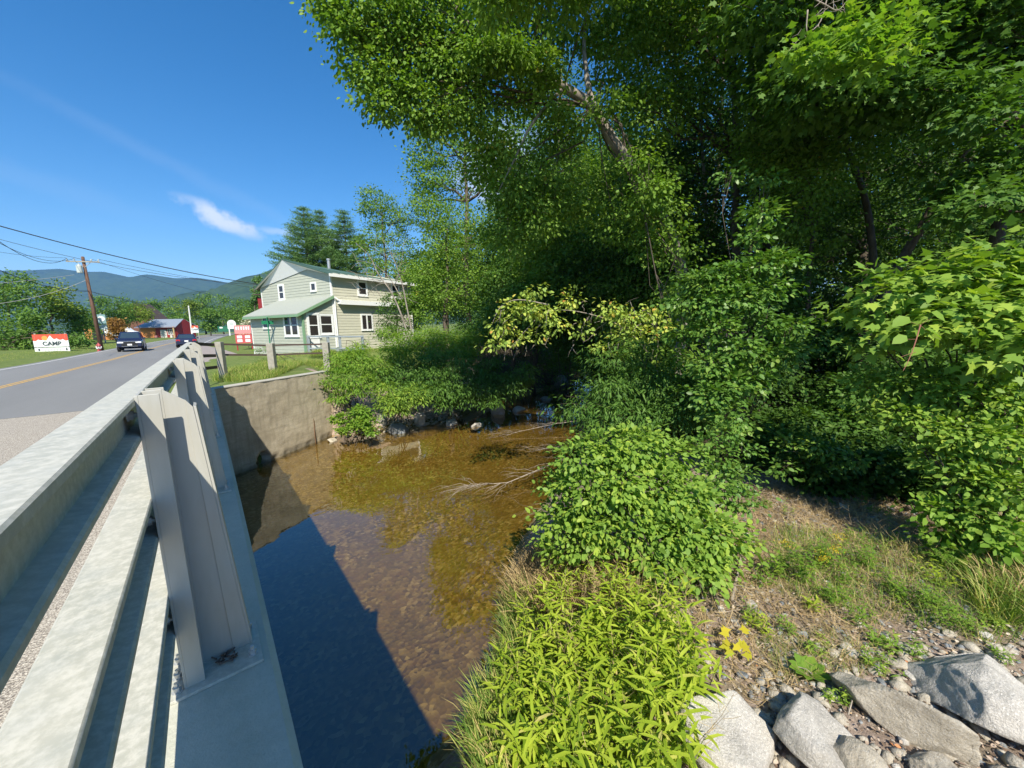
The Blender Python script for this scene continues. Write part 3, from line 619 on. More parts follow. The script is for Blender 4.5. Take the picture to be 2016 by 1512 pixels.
def window(par, p, d, n, w, h, z, sash=1, mull=1, tw=.1, name='window'):
    """p: base point of left lower corner on wall; d along wall; n outward"""
    p, d, n = map(lambda q: np.array(q, float), (p, d, n)); up = np.array([0, 0, 1.])
    def bx(mb, s0, s1, z0, z1, o0, o1):
        c = lambda s, zz, o: tuple(p[:2]+d[:2]*s+n[:2]*o)+(z+zz,)
        mb.add([c(s0, z0, o0), c(s1, z0, o0), c(s1, z1, o0), c(s0, z1, o0), c(s0, z0, o1), c(s1, z0, o1), c(s1, z1, o1), c(s0, z1, o1)],
               [(0, 3, 2, 1), (4, 5, 6, 7), (0, 1, 5, 4), (1, 2, 6, 5), (2, 3, 7, 6), (3, 0, 4, 7)])
    f = MB(); bx(f, -tw, 0, -tw, h+tw, .0, .06); bx(f, w, w+tw, -tw, h+tw, .0, .06); bx(f, 0, w, h, h+tw, 0, .062); bx(f, 0, w, -tw, 0, 0, .062); bx(f, -tw-.02, w+tw+.02, -tw-.03, -tw, 0, .085)
    for q in range(1, mull): s = w*q/mull; bx(f, s-.05, s+.05, 0, h, 0, .06)
    wob = f.build('window', M_white, par)
    g = MB(); bx(g, 0, w, 0, h, .024, .032); g.build('pane', M_glass, wob)
    if sash:
        s_ = MB(); bx(s_, 0, w, h*.5-.03, h*.5+.03, .033, .056)
        for q in range(mull):
            a, b = w*q/mull+(.05 if q else 0), w*(q+1)/mull-(.05 if q < mull-1 else 0)
            bx(s_, a, a+.04, 0, h, .033, .052); bx(s_, b-.04, b, 0, h, .033, .052); bx(s_, a+.04, b-.04, h-.04, h, .033, .052); bx(s_, a+.04, b-.04, 0, .04, .033, .052)
        s_.build('sash', M_white, wob)
    return wob
SW, FWd = 7.15, 8.8                        # side length, front width
# heights above base
def ftop(t): y = t*FWd; return np.interp(y, [0, 2.2, FWd], [5.15, 5.7, 4.85])
mb = MB(); clap_wall(mb, (0, 0), (0, FWd), -.3, ftop, (-1, 0)); mb.build('gable_wall', M_sid, hs_)
mb = MB()
clap_wall(mb, (0, 0), (SW, 0), -.6, lambda t: 5.15, (0, -1), cuts=())
mb.add([(0, 0, -.6), (SW, 0, -.6), (SW, FWd, -.6), (0, FWd, -.6), (0, 0, 5.15), (SW, 0, 5.15), (SW, FWd, 4.85), (0, FWd, 4.85), (0, 2.2, 5.7), (SW, 2.2, 5.7)], [(0, 1, 5, 4), (1, 2, 6, 9, 5), (2, 3, 7, 6), (3, 0, 4, 8, 7), (4, 5, 9, 8), (8, 9, 6, 7)])
mb.build('wall', M_sidt, hs_)
for lo_, hi_ in (((-.035, -.035, -.4), (.075, .075, 5.12)), ((SW-.08, -.035, -.4), (SW+.02, .02, 5.12)), ((-.035, FWd-.06, -.3), (.02, FWd+.03, 4.8))):
    mb = MB(); mb.box(lo_, hi_); mb.build('corner_board', M_white, hs_)
# main roof with pointed prow over the front gable
Lp, Pp, Rp = (-.35, FWd+.35, 4.72), (-.42, 4.7, 6.5), (-.35, -.38, 5.1)
Lb, Pb, Rb = (SW+.3, FWd+.35, 4.72), (SW+.3, 4.7, 5.8), (SW+.3, -.38, 5.1)
def slab(mb, q, th):
    q = [np.array(p, float) for p in q]; n = len(q); mb.add([tuple(p) for p in q]+[tuple(p-(0, 0, th)) for p in q], [tuple(range(n)), tuple(range(n, 2*n))[::-1]]+[(i, n+i, n+(i+1) % n, (i+1) % n) for i in range(n)])
mb = MB(); slab(mb, [Rp, Rb, Pb, Pp], .07); slab(mb, [Pp, Pb, Lb, Lp], .07)
for k in range(14):
    t = (k+.5)/14; a = np.array(Rp)*(1-t)+np.array(Rb)*t; b = np.array(Pp)*(1-t)+np.array(Pb)*t; mb.tube([a+(0, 0, .015), b+(0, 0, .015)], .018, 4)
mb.build('roof', M_groof, hs_)
mb = MB(); wp3 = [(-.06, FWd+.02, 4.78), (-.06, 2.4, 5.62), (-.06, -.02, 5.06)]
sL, sP, sR = [(p[0], p[1], p[2]-.09) for p in (Lp, Pp, Rp)]
mb.add([sL, sP, wp3[1], wp3[0]], [(0, 1, 2, 3)]); mb.add([sP, sR, wp3[2], wp3[1]], [(0, 1, 2, 3)])
mb.add([(sR[0], sR[1], sR[2]), (Rb[0], Rb[1], Rb[2]-.09), (SW, 0, 5.0), (0, 0, 5.0)], [(0, 1, 2, 3)])
mb.build('soffit', M_white, hs_)
mb = MB(); mb.prism([(Rp[0], Rp[1]-.02, 5.09), (Rb[0], Rb[1]-.02, 5.09), (Rb[0], Rb[1]-.02, 4.9), (Rp[0], Rp[1]-.02, 4.9)], (0, -.03, 0))
mb.build('fascia', M_white, hs_)
mb = MB(); mb.lathe([(.11, 0), (.11, .95), (.14, .95), (.14, 1.05)], (2.3, 3.4, 5.7), 'z', 12); mb.build('chimney', plain('galvanized pipe', (.45, .47, .48), .4, .1, metal=.5), hs_)
# white projecting gutter band on the side
mb = MB(); mb.box((.35, -.36, 3.18), (SW-.5, -.02, 3.42)); mb.box((.35, -.40, 3.15), (SW-.5, -.362, 3.44)); mb.build('gutter', M_white, hs_)
mb = MB(); mb.tube([(.12, -.09, 3.6), (.1, -.1, 2.2), (.14, -.1, -.2)], .045, 8); mb.tube([(.12, -.09, 3.62), (.4, -.3, 3.35)], .045, 8); mb.build('downpipe', M_white, hs_)
# porch: coplanar side wall, front parallel to the gable wall
PX, PL = -2.15, 6.3
def ptop(t): return 2.58+(3.62-2.58)*t
mb = MB(); clap_wall(mb, (PX, 0), (0, 0), -.7, ptop, (0, -1)); clap_wall(mb, (PX, 0), (PX, PL), -.9, lambda t: 2.55, (-1, 0))
mb.add([(PX, 0, -.9), (0, 0, -.9), (0, 0, 3.6), (PX, 0, 2.55), (PX, PL, -.9), (PX, PL, 2.55), (0, PL, -.9), (0, PL, 3.6)], [(0, 1, 2, 3), (0, 3, 5, 4), (4, 5, 7, 6)]); mb.build('porch_wall', M_sid, hs_)
mb = MB(); slab(mb, [(PX-.38, -.2, 2.5), (PX-.38, PL+.25, 2.5), (.0, PL+.25, 3.74), (.0, -.2, 3.74)][::-1], .06); mb.build('porch_roof', M_shingle, hs_)
mb = MB(); slab(mb, [(PX-.40, -.23, 2.47), (.0, -.23, 3.71), (.0, -.2, 3.71), (PX-.40, -.2, 2.47)][::-1], .17); mb.box((PX-.42, -.2, 2.30), (PX-.39, PL+.25, 2.45)); mb.build('porch_trim', M_gtrim, hs_)
mb = MB(); mb.box((PX-.04, -.04, -.8), (PX+.08, .08, 2.45)); mb.build('corner_board', M_gtrim, hs_)
mb = MB(); mb.box((PX-.03, PL-.06, -.8), (PX+.03, PL+.03, 2.5)); mb.build('corner_board', M_white, hs_)
dx, dy, oS, oF = (1, 0), (0, -1), (0, -1), (-1, 0)
window(hs_, (2.1, 0), dx, oS, .66, .88, 3.92); window(hs_, (5.15, 0), dx, oS, .66, .88, 3.92)
window(hs_, (2.2, 0), dx, oS, .82, .98, 1.48, sash=0, mull=2)
window(hs_, (0, 2.15), dy, oF, .45, .42, 4.20, sash=0); window(hs_, (0, 6.25), dy, oF, .6, .95, 3.82)
window(hs_, (PX, 4.6), dy, oF, .75, .72, 1.72, sash=0); window(hs_, (PX, 2.0), dy, oF, 1.45, 1.25, 1.18, mull=2)
window(hs_, (-1.0, 0), dx, oS, .82, 1.15, 1.25)
dr = window(hs_, (PX+.36, 0), dx, oS, .62, 1.35, 1.1, tw=.12, name='door'); dr.name = 'door'; mb = MB(); mb.box((PX+.36, -.055, .35), (PX+.98, -.012, .98)); mb.build('door_panel', M_white, dr)
mb = MB(); mb.box((PX+.93, -.11, 1.0), (PX+.96, -.06, 1.12)); mb.build('handle', M_chrome, dr)
mb = MB(); mb.box((2.6, 9.4, -.6), (6.4, 13, 4.6)); mb.prism([(2.4, 9.2, 4.6), (6.6, 9.2, 4.6), (4.5, 9.2, 5.9)], (0, 4, 0)); 
an = thing('red_barn', 'dark red barn wall just showing behind the left end of the green house', 'barn', (H0[0], H0[1], H0[2]), HA)
mb = MB(); mb.box((1.6, FWd+.45, -.6), (5, FWd+4, 4.35)); mb.build('wall', M_redw, an)
mb = MB(); slab(mb, [(1.4, FWd+.35, 4.4), (5.3, FWd+.35, 4.4), (5.3, FWd+4.3, 4.7), (1.4, FWd+4.3, 4.7)], .08); mb.build('roof', M_board, an)
# deck railing by the door
dk = thing('wooden_deck', 'grey painted wooden deck railing in front of the house door', 'deck', D(640, 695, 24))
P4 = [D(606, 661, 23.6), D(645, 661, 23.6), D(668, 661, 23.7), D(713, 661, 24.2)]
mb = MB(); q = [P4[0], P4[1], P4[2], P4[3]]
for p in P4:
    mb = MB(); mb.box((p[0]-.07, p[1]-.07, gz(p[0], p[1])-.1), (p[0]+.07, p[1]+.07, p[2]+.02)); mb.build('post', M_greyw, dk, world=True)
for a, b in zip(P4[:-1], P4[1:]):
    for dz, h in ((0, .1), (-.75, .09)):
        mb = MB(); mb.prism([a+(0, -.08, dz), b+(0, -.08, dz), b+(0, -.08, dz-h), a+(0, -.08, dz-h)], (0, -.04, 0)); mb.build('rail', M_greyw, dk, world=True)
mb = MB(); a, b = P4[0], P4[3]; mb.prism([(a[0], a[1], gz(a[0], a[1])+.06), (b[0], b[1], gz(a[0], a[1])+.06), (b[0]-.5, b[1]+2, gz(a[0], a[1])+.06), (a[0]-.6, a[1]+2, gz(a[0], a[1])+.06)], (0, 0, .08)); mb.build('floor', M_greyw, dk, world=True)

# ================================================================== ACROSS THE ROAD
def car(kind, label, loc, rz, scale=1.0):
    suv = kind == 'suv'; t = thing('car', label, 'car', loc, rz, None); t.scale = (scale,)*3
    hl, hw = (2.3, .93) if suv else (2.35, .91); zb = .24 if suv else .2
    # front at -y
    st = [(-hl, .72, .45, .86), (-hl+.12, .95, .40, .94), (-hl+.9, 1.03, zb, 1.0), (-hl+1.35, 1.08, zb, 1.0), (0, 1.1, zb, 1.0), (hl-.9, 1.12, zb, 1.0), (hl-.1, 1.08, .35, .95), (hl, .8, .42, .88)] if suv else \
         [(-hl, .55, .40, .84), (-hl+.15, .74, .36, .92), (-hl+.9, .86, zb, 1.0), (-hl+1.35, .92, zb, 1.0), (0, .95, zb, 1.0), (hl-.8, .97, zb, 1.0), (hl-.08, .98, .34, .94), (hl, .75, .40, .88)]
    V = []; n = 10
    for y, zt, zl, k in st:
        w = hw*k; zm = (zt+zl)/2
        V += [(-w*.9, y, zl), (-w, y, zl+.12), (-w*1.0, y, zm), (-w*.98, y, zt-.12), (-w*.88, y, zt), (w*.88, y, zt), (w*.98, y, zt-.12), (w, y, zm), (w, y, zl+.12), (w*.9, y, zl)]
    Fq = [(i*n+j, i*n+(j+1) % n, (i+1)*n+(j+1) % n, (i+1)*n+j) for i in range(len(st)-1) for j in range(n)]+[tuple(range(n)), tuple(range((len(st)-1)*n, len(st)*n))[::-1]]
    mb = MB(); mb.add(V, Fq)
    yb0, yb1, yt0, yt1, zB, zT = (-1.25, 2.15, -.55, 1.75, 1.05, 1.68) if suv else (-1.1, 1.75, -.3, 1.0, .92, 1.44)
    wb, wt = hw*.9, hw*.70
    cab = [(-wb, yb0, zB), (wb, yb0, zB), (wb, yb1, zB), (-wb, yb1, zB), (-wt, yt0, zT), (wt, yt0, zT), (wt, yt1, zT), (-wt, yt1, zT)]
    mb.add(cab, [(0, 1, 5, 4), (1, 2, 6, 5), (2, 3, 7, 6), (3, 0, 4, 7), (4, 5, 6, 7)])
    mb.build('body', M_navy, t, smooth=False, bevel=.03)
    C8 = [np.array(c, float) for c in cab]
    def pane(i0, i1, i2, i3, name, u0=.08, u1=.92, v0=.12, v1=.86):
        a, b, c, d = C8[i0], C8[i1], C8[i2], C8[i3]; P = lambda u, v: (a*(1-u)+b*u)*(1-v)+(d*(1-u)+c*u)*v
        n_ = np.cross(b-a, d-a); n_ /= np.linalg.norm(n_); q = [P(u0, v0)+n_*.006, P(u1, v0)+n_*.006, P(u1, v1)+n_*.006, P(u0, v1)+n_*.006]
        m = MB(); m.prism(q, tuple(n_*.008)); m.build(name, M_carglass, t)
    pane(0, 1, 5, 4, 'windscreen'); pane(2, 3, 7, 6, 'rear_window')
    for (p0, p1, p2, p3) in ((1, 2, 6, 5), (3, 0, 4, 7)):
        pane(p0, p1, p2, p3, 'side_window', .12, .48); pane(p0, p1, p2, p3, 'side_window', .53, .88)
    for s in (-1, 1):
        m = MB(); x = s*hw*.66
        zl = .80 if suv else .62
        m.prism([(x-.2, -hl-.012, zl-.07), (x+.2, -hl-.012, zl-.07), (x+.2, -hl-.012, zl+.05), (x-.2, -hl-.012, zl+.05)], (0, .12, 0)); m.build('headlight', M_head, t)
        m = MB(); zr = .88 if suv else .80; m.prism([(s*hw*.55, hl+.012, zr-.1), (s*hw*.92, hl-.03, zr-.1), (s*hw*.92, hl-.03, zr+.07), (s*hw*.6, hl+.012, zr+.07)], (0, -.1, 0)); m.build('tail_light', M_tail, t)
        m = MB(); m.box((s*(hw+.03)-.1, -.95, zB), (s*(hw+.03)+.1, -.83, zB+.13)); m.build('mirror', M_navy, t, bevel=.02)
    m = MB(); m.box((-.55, -hl-.01, .45 if suv else .34), (.55, -hl+.05, .84 if suv else .6)); m.build('grille', M_black, t)
    m = MB(); [m.box((-.56, -hl-.025, z), (.56, -hl-.01, z+.025)) for z in ((.84, .44) if suv else (.6,))]; m.build('trim_bar', M_chrome, t)
    m = MB(); m.box((-.16, -hl-.035, .52 if suv else .36), (.16, -hl-.026, .66 if suv else .5)); m.build('number_plate', M_plate, t)
    m = MB(); m.box((-.16, hl+.004, .62), (.16, hl+.016, .78)); m.build('number_plate', M_plate, t)
    r = .36 if suv else .33
    for s in (-1, 1):
        for y in (-1.42, 1.42):
            m = MB(); m.lathe([(r-.05, -.11), (r, -.09), (r, .09), (r-.05, .11)], (s*(hw-.1), y, r), 'x', 20); w = m.build('wheel', M_tyre, t)
            m = MB(); m.lathe([(r*.66, -.02), (r*.66, .02), (r*.2, .03)], (s*(hw+.012), y, r), 'x', 14); m.build('rim', M_rim, w)
    return t
p = Z(262, 690.5, DECK+.11); car('suv', 'dark blue sport utility vehicle driving towards the bridge in the far lane', (p[0], p[1], DECK+float(rise(p[1]))), R(2), 1.04).scale = (1.04, 1.04, 1.16)
p = Z(372, 682, DECK+.2); car('sedan', 'dark blue sedan with red tail lights driving away just past the bridge', (p[0]-.1, p[1], DECK+float(rise(p[1]))), R(180), 1.08)

def font(txt, size, loc, e, up, mat, parent, name='lettering', ext=.004, align='CENTER', sx=1.0):
    cu = bpy.data.curves.new(name, 'FONT'); cu.body = txt; cu.size = size; cu.extrude = ext; cu.align_x = align; cu.align_y = 'CENTER'; cu.offset = size*.03
    tmp = bpy.data.objects.new(name, cu); COL.objects.link(tmp); bpy.context.view_layer.update()
    me = bpy.data.meshes.new_from_object(tmp.evaluated_get(bpy.context.evaluated_depsgraph_get())); bpy.data.objects.remove(tmp)
    e = Vector(e).normalized(); u = Vector(up).normalized(); n = e.cross(u)
    M = Matrix([[e[i]*sx, u[i], n[i], loc[i]] for i in range(3)]+[[0, 0, 0, 1]]); me.transform(M); me.materials.clear(); me.materials.append(mat)
    return put(name, me, parent, True)

def camp_sign(px, py, d, w, h, label, th, big=True):
    c = D(px, py, d); g = gz(c[0], c[1]); e = np.array([math.cos(th), math.sin(th), 0]); n = np.array([e[1], -e[0], 0]); up = np.array([0, 0, 1.])
    t = thing('roadside_sign', label, 'sign', (c[0], c[1], g)); P = lambda u, v, o=0.: tuple(c+e*u*w/2+up*v*h/2+n*o)
    for s in (-.86, .86):
        mb = MB(); a = c+e*s*w/2; mb.box((a[0]-.06, a[1]-.06, g-.2), (a[0]+.06, a[1]+.06, c[2]+h*.56)); mb.build('post', M_timber, t, world=True)
    mb = MB(); mb.prism([P(-1, -.42, .07), P(1, -.42, .07), P(1, 1, .07), P(-1, 1, .07)], tuple(-n*.05)); mb.build('panel', M_signw, t, world=True)
    mb = MB(); mb.prism([P(-1, -1, .07), P(1, -1, .07), P(1, -.5, .07), P(-1, -.5, .07)], tuple(-n*.05)); mb.build('lower_panel', M_signw, t, world=True)
    # red band with a mountain edge
    us = np.linspace(-1, 1, 41); prof = [.62-.25*abs(u)-.14*abs(math.sin(u*9))+(.28*max(0, 1-abs(u+.02)*5)) for u in us]
    mb = MB()
    for a, b, p0, p1 in zip(us[:-1], us[1:], prof[:-1], prof[1:]): mb.add([P(a, p0, .074), P(b, p1, .074), P(b, 1, .074), P(a, 1, .074)], [(0, 1, 2, 3)])
    mb.build('red_band', M_signr, t, world=True)
    mb = MB(); mb.prism([P(-.32+.17*math.cos(k*.39), .58+.26*math.sin(k*.39), .078) for k in range(16)], tuple(n*.004)); mb.build('sun_emblem', M_signo, t, world=True)
    mb = MB(); us2 = [-.25, -.12, -.05, .02, .12, .22]; pk = [.3, .52, .44, .72, .5, .3]; mb.add([P(a, b, .086) for a, b in zip(us2, pk)], [tuple(range(6))]); mb.build('peak_emblem', M_signw, t, world=True)
    font('CAMP', h*.30, P(.04, -.06, .09), e, up, M_ink, t, sx=1.0, ext=.006)
    if big:
        rg = np.random.default_rng(2)
        mb = MB()
        for k in range(9):
            if k in (2, 5): continue
            u = -.2+k*.07; mb.prism([P(u, -.27, .078), P(u+.045, -.27, .078), P(u+.045, -.2, .078), P(u, -.2, .078)], tuple(n*.003))
        mb.build('small_lettering', M_ink, t, world=True)
        for u in (-.75, .82):
            mb = MB(); mb.prism([P(u+.06*math.cos(k), -.72+.14*math.sin(k), .078) for k in np.arange(0, 6.28, .7)], tuple(n*.003)); mb.build('badge', M_ink, t, world=True)
        mb = MB()
        for k in range(6): mb.prism([P(-.45+.17*k, -.82, .078), P(-.36+.17*k, -.82, .078), P(-.36+.17*k, -.66, .078), P(-.45+.17*k, -.66, .078)], tuple(n*.003))
        mb.build('small_lettering', M_trans, t, world=True)
    return t
camp_sign(102, 675.5, 39.5, 2.75, 1.85, 'white and red CAMP sign with sun and mountain peaks beside the far verge', R(-20))
camp_sign(384, 648, 82, 1.15, 1.5, 'small distant CAMP sign with red top beside the pale leaning pole', R(-10), False)

# utility pole
pb = Z(200, 688, DECK+.2); dp = float(pb@FWD); ptop_ = D(168, 511, dp); ptop_[:2] = pb[:2]*.995+ptop_[:2]*.005; pb[2] = gz(pb[0], pb[1])-.4
up_ = thing('utility_pole', 'brown wooden utility pole with crossarm and grey transformer across the road', 'utility pole', (pb[0], pb[1], pb[2]+.4))
ptop_ = np.array([pb[0]-.15, pb[1], D(168, 511, dp)[2]])
mb = MB(); mb.tube([pb, (pb+ptop_)/2, ptop_], [.2, .16, .13], 12); mb.build('pole', M_pole, up_, smooth=True, world=True)
ax = np.array([.93, -.36, 0]); ctop = ptop_+(0, 0, -.55)
mb = MB(); mb.prism([ctop-ax*1.4+(0, -.15, -.06), ctop+ax*1.4+(0, -.15, -.06), ctop+ax*1.4+(0, -.15, .06), ctop-ax*1.4+(0, -.15, .06)], (0, -.11, 0)); mb.build('crossarm', M_timber, up_, world=True)
for s in (-1.3, -.7, .7, 1.3):
    mb = MB(); q = ctop+ax*s+(0, -.2, .06); mb.lathe([(.03, 0), (.03, .06), (.07, .08), (.07, .13), (.045, .14), (.06, .18), (.03, .24)], q, 'z', 10); mb.build('insulator', M_trans, up_, world=True)
for s in (-.6, .6):
    mb = MB(); mb.tube([ctop+ax*s+(0, -.15, -.05), ptop_+(0, -.1, -1.15)], .025, 6); mb.build('brace', M_galv, up_, world=True)
q = ptop_+(-.35, -.25, -1.75); mb = MB(); mb.lathe([(.22, 0), (.24, .04), (.24, .75), (.2, .82), (.06, .84), (.06, .95)], q, 'z', 14); mb.build('transformer', M_trans, up_, smooth=False, world=True)
CB = []
def cable(label, a, b, sag, r=.02, m=None):
    mb = MB(); mb.tube(bez(a, b, (0, 0, -sag), 24), r, 5); CB.append(one('cable', mb, m or M_wire, label, 'cable', 'overhead cables')); return CB[-1]
cable('thick black cable running highest from the upper left edge down to the house trees', D(-60, 428, 24), D(560, 566, 40), .55, .035)
cable('thin black cable just under the thickest overhead cable', D(-60, 455, 30), D(560, 562, 44), 1.0, .018)
cable('thin line from the upper left edge to the crossarm of the pole', D(-60, 430, 22), ctop-ax*1.3+(0, -.2, .3), 1.3, .02)
cable('second line sagging to the crossarm just below the first', D(-60, 444, 24), ctop-ax*.7+(0, -.2, .3), 1.0, .018)
cable('faint line left of the pole in the open sky', D(-60, 486, 30), ctop-ax*1.35+(0, -.2, .35), .2, .014)
cable('service line from the right end of the crossarm across the mountains', ctop+ax*1.3+(0, -.2, .3), D(560, 574, 60), .3, .018)
cable('line from the crossarm towards the house passing lower over the mountains', ctop+ax*.7+(0, -.2, .3), D(520, 600, 64), .6, .015)
cable('black cable from the left edge to the middle of the pole', D(-60, 505, 28), (ptop_[0], ptop_[1]-.2, ptop_[2]-3.6), .7, .03)
cable('black cable from the middle of the pole running right above the store roof', (ptop_[0], ptop_[1]-.2, ptop_[2]-3.6), D(372, 606, 78), .5, .03)
cable('pale upper service cable rising to the pole from the left edge', D(-60, 562, 34), D(146, 541, 44), .1, .02, M_wirep)
cable('pale lower service cable sagging from the left trees to the pole', D(-20, 600, 32), (ptop_[0]-.1, ptop_[1]-.2, ptop_[2]-2.5), .35, .022, M_wirep)
# hydrant
hp = Z(203, 690, DECK+.12); g = gz(hp[0], hp[1]); hy = thing('fire_hydrant', 'small red and white fire hydrant at the foot of the utility pole', 'hydrant', (hp[0]-.1, hp[1]-1.2, g))
mb = MB(); mb.lathe([(.2, 0), (.2, .05), (.14, .06), (.14, .55), (.2, .57), (.2, .62), (.16, .7), (.08, .8), (.04, .9)], (0, 0, 0), 'z', 14); mb.build('body', M_red, hy)
mb = MB(); mb.lathe([(.2, 0), (.2, .1)], (0, 0, .28), 'z', 14); mb.build('collar', M_white, hy)
for ax_, o in (('x', (.12, 0, .45)), ('x', (-.22, 0, .45)), ('y', (0, -.22, .42))):
    mb = MB(); mb.lathe([(.08, 0), (.08, .1)], o, ax_, 10); mb.build('outlet', M_white, hy)

# round white shop sign on a pole behind the utility pole
c = D(200, 630, 62); g = gz(c[0], c[1]); sg = thing('shop_sign', 'tall sign with round white emblem partly behind the utility pole', 'sign', (c[0], c[1], g))
mb = MB(); mb.box((c[0]-.08, c[1]-.04, g-.2), (c[0]+.08, c[1]+.04, c[2]+1.1)); mb.build('post', M_greyw, sg, world=True)
mb = MB(); mb.box((c[0]-.5, c[1]-.12, c[2]-.62), (c[0]+.5, c[1]-.06, c[2]+.9)); mb.build('panel', plain('sign teal', (.22, .36, .38), .5), sg, world=True)
mb = MB(); mb.lathe([(.43, 0), (.43, .03)], (c[0], c[1]-.155, c[2]+.2), 'y', 24); mb.build('emblem', M_signw, sg, world=True)
mb = MB(); mb.box((c[0]-.5, c[1]-.12, c[2]-1.5), (c[0]+.5, c[1]-.06, c[2]-.75)); mb.build('lower_panel', plain('sign pale teal', (.4, .5, .52), .5), sg, world=True)

def at_base(px, py, d): p = D(px, py, d); return p
# store with grey metal roof
def store(px0, px1, pyb, pyt, d):
    a, b = D(px0, pyb, d), D(px1, pyb, d*1.0); z0 = a[2]; e = (b-a)*[1, 1, 0]; Lx = np.linalg.norm(e); e /= Lx
    rz = math.atan2(e[1], e[0]); t = thing('roadside_store', 'small store with orange and red board walls under a grey metal roof', 'store', a, rz); H = (pyb-pyt)*pxm(d)
    hw = H*.58
    mb = MB(); mb.box((0, 0, -1), (Lx, 6, hw)); mb.prism([(Lx, 0, hw), (Lx, 6, hw), (Lx, 3, H*.97)], (-.1, 0, 0)); mb.build('wall', M_redw, t)
    mb = MB(); mb.box((.02, -.06, -.8), (Lx*.42, 0, hw*.92)); mb.build('board_wall', M_orange, t)
    mb = MB(); o = .7; slab(mb, [(-.1+.9, 3, H), (-o, -o*1.4, hw-.15), (Lx+o, -o*1.4, hw-.15), (Lx+.6-.9, 3, H)][::1], .12); slab(mb, [(.8, 3, H), (Lx-.3, 3, H), (Lx+o, 6+o, hw-.15), (-o, 6+o, hw-.15)], .12); mb.build('roof', M_greymetal, t)
    mb = MB(); mb.box((-.5, -.95, hw-.32), (Lx+.6, -.88, hw-.1)); mb.build('fascia', M_redw, t)
    mb = MB(); mb.box((Lx*.55, -.1, -.6), (Lx*.72, -.03, hw*.7)); mb.build('door', M_conc, t)
    window(t, (Lx*.76, 0), (1, 0), (0, -1), Lx*.16, hw*.42, hw*.3, mull=3, sash=0)
    for x in (Lx*.98,): mb = MB(); mb.box((x, -.9, -1), (x+.22, -.65, hw)); mb.build('porch_post', plain('pale wood', (.55, .4, .2), .7), t)
    for x, c in ((Lx*.47, M_pink), (Lx*.90, M_conc)):
        mb = MB(); mb.box((x, -1.1, -.6), (x+.5, -.7, .55)); mb.build('display', c, t)
store(279, 350, 665, 629, 100)
# barn gable behind the trees, an orange building and a white van further left
a = D(262, 640, 118); t = thing('brown_barn', 'steep brown barn gable rising behind the store trees', 'barn', (a[0], a[1], a[2]-6), R(-20))
mb = MB(); mb.prism([(-4, 0, -2), (6, 0, -2), (6, 0, 7), (1, 0, 12.5), (-4, 0, 7)], (0, 9, 0)); mb.build('wall', plain('brown boards', (.16, .07, .045), .8), t)
mb = MB(); slab(mb, [(-4.6, -.6, 6.6), (1, -.6, 12.8), (1, 9.6, 12.8), (-4.6, 9.6, 6.6)][::-1], .2); slab(mb, [(1, -.6, 12.8), (6.6, -.6, 6.6), (6.6, 9.6, 6.6), (1, 9.6, 12.8)][::-1], .2); mb.build('roof', M_board, t)
a = D(168, 663, 84); t = thing('orange_building', 'low orange wooden building half hidden by roadside trees', 'building', a, R(-15))
mb = MB(); mb.box((0, 0, -1), (6, 5, 2.6)); mb.build('wall', M_orange, t)
mb = MB(); slab(mb, [(-.5, -.5, 2.5), (6.5, -.5, 2.5), (6.5, 5.5, 3.6), (-.5, 5.5, 3.6)], .15); mb.build('roof', M_board, t)
mb = MB(); mb.prism([(1.2, -.03, -.9)]+[(2.1+.9*math.cos(q), -.03, .8+.9*math.sin(q)) for q in np.linspace(math.pi, 0, 9)]+[(3, -.03, -.9)], (0, -.03, 0)); mb.build('arched_door', M_black, t)
a = D(206, 665, 74); t = thing('white_van', 'white van parked behind the utility pole', 'van', (a[0], a[1], a[2]), R(-18))
mb = MB(); mb.prism([(0, 0, .3), (4.6, 0, .3), (4.6, 0, 1.1), (3.9, 0, 1.3), (3.3, 0, 2.0), (0, 0, 2.05)], (0, 1.9, 0)); mb.build('body', M_white, t, bevel=.08)
for x in (.9, 3.7): mb = MB(); mb.lathe([(.36, -.1), (.36, .1)], (x, .02, .36), 'y', 16); mb.build('wheel', M_tyre, t)
mb = MB(); mb.box((1.9, -.02, 1.25), (3.2, .0, 1.8)); mb.build('side_window', M_carglass, t)
# pale pole by the little sign
a = Z(379, 660, DECK+.9) ; b = D(378, 658, 84); c = D(371, 602, 84); mb = MB(); mb.tube([b-(0, 0, .6), c], [.16, .12], 10)
one('pale_pole', mb, M_conc, 'tall pale leaning pole standing behind the small CAMP sign', 'pole')
# dumpster, far stones, white arched sign
a = D(430, 653, 110); t = thing('dumpster', 'green dumpster at the far bend of the road', 'dumpster', a, R(-10))
mb = MB(); mb.prism([(0, 0, 0), (2.4, 0, 0), (2.6, 0, 1.5), (-.1, 0, 1.5)], (0, 1.6, 0)); mb.build('bin', M_dgreen, t); mb = MB(); mb.box((-.15, -.05, 1.5), (2.65, 1.7, 1.6)); mb.build('lid', M_dgreen, t)
mb = MB(); mb.box((.4, -.03, .95), (1.1, 0, 1.35)); mb.build('sticker', M_white, t)
a = D(458, 655, 78); t = thing('arched_sign', 'white arched sign board on posts at the road bend', 'sign', a, R(-5)); 
mb = MB(); mb.prism([(-.72, 0, .8), (.72, 0, .8), (.72, 0, 1.9)]+[(.72*math.cos(q), 0, 1.9+.72*math.sin(q)) for q in np.linspace(.3, math.pi-.3, 9)]+[(-.72, 0, 1.9)], (0, .12, 0)); mb.build('panel', M_signw, t)
mb = MB(); mb.lathe([(.34, 0), (.34, .02)], (0, -.025, 1.85), 'y', 20); mb.build('emblem', M_trans, t)
for s in (-.5, .5): mb = MB(); mb.box((s-.1, 0, -.6), (s+.1, .14, .8)); mb.build('post', M_signw, t)
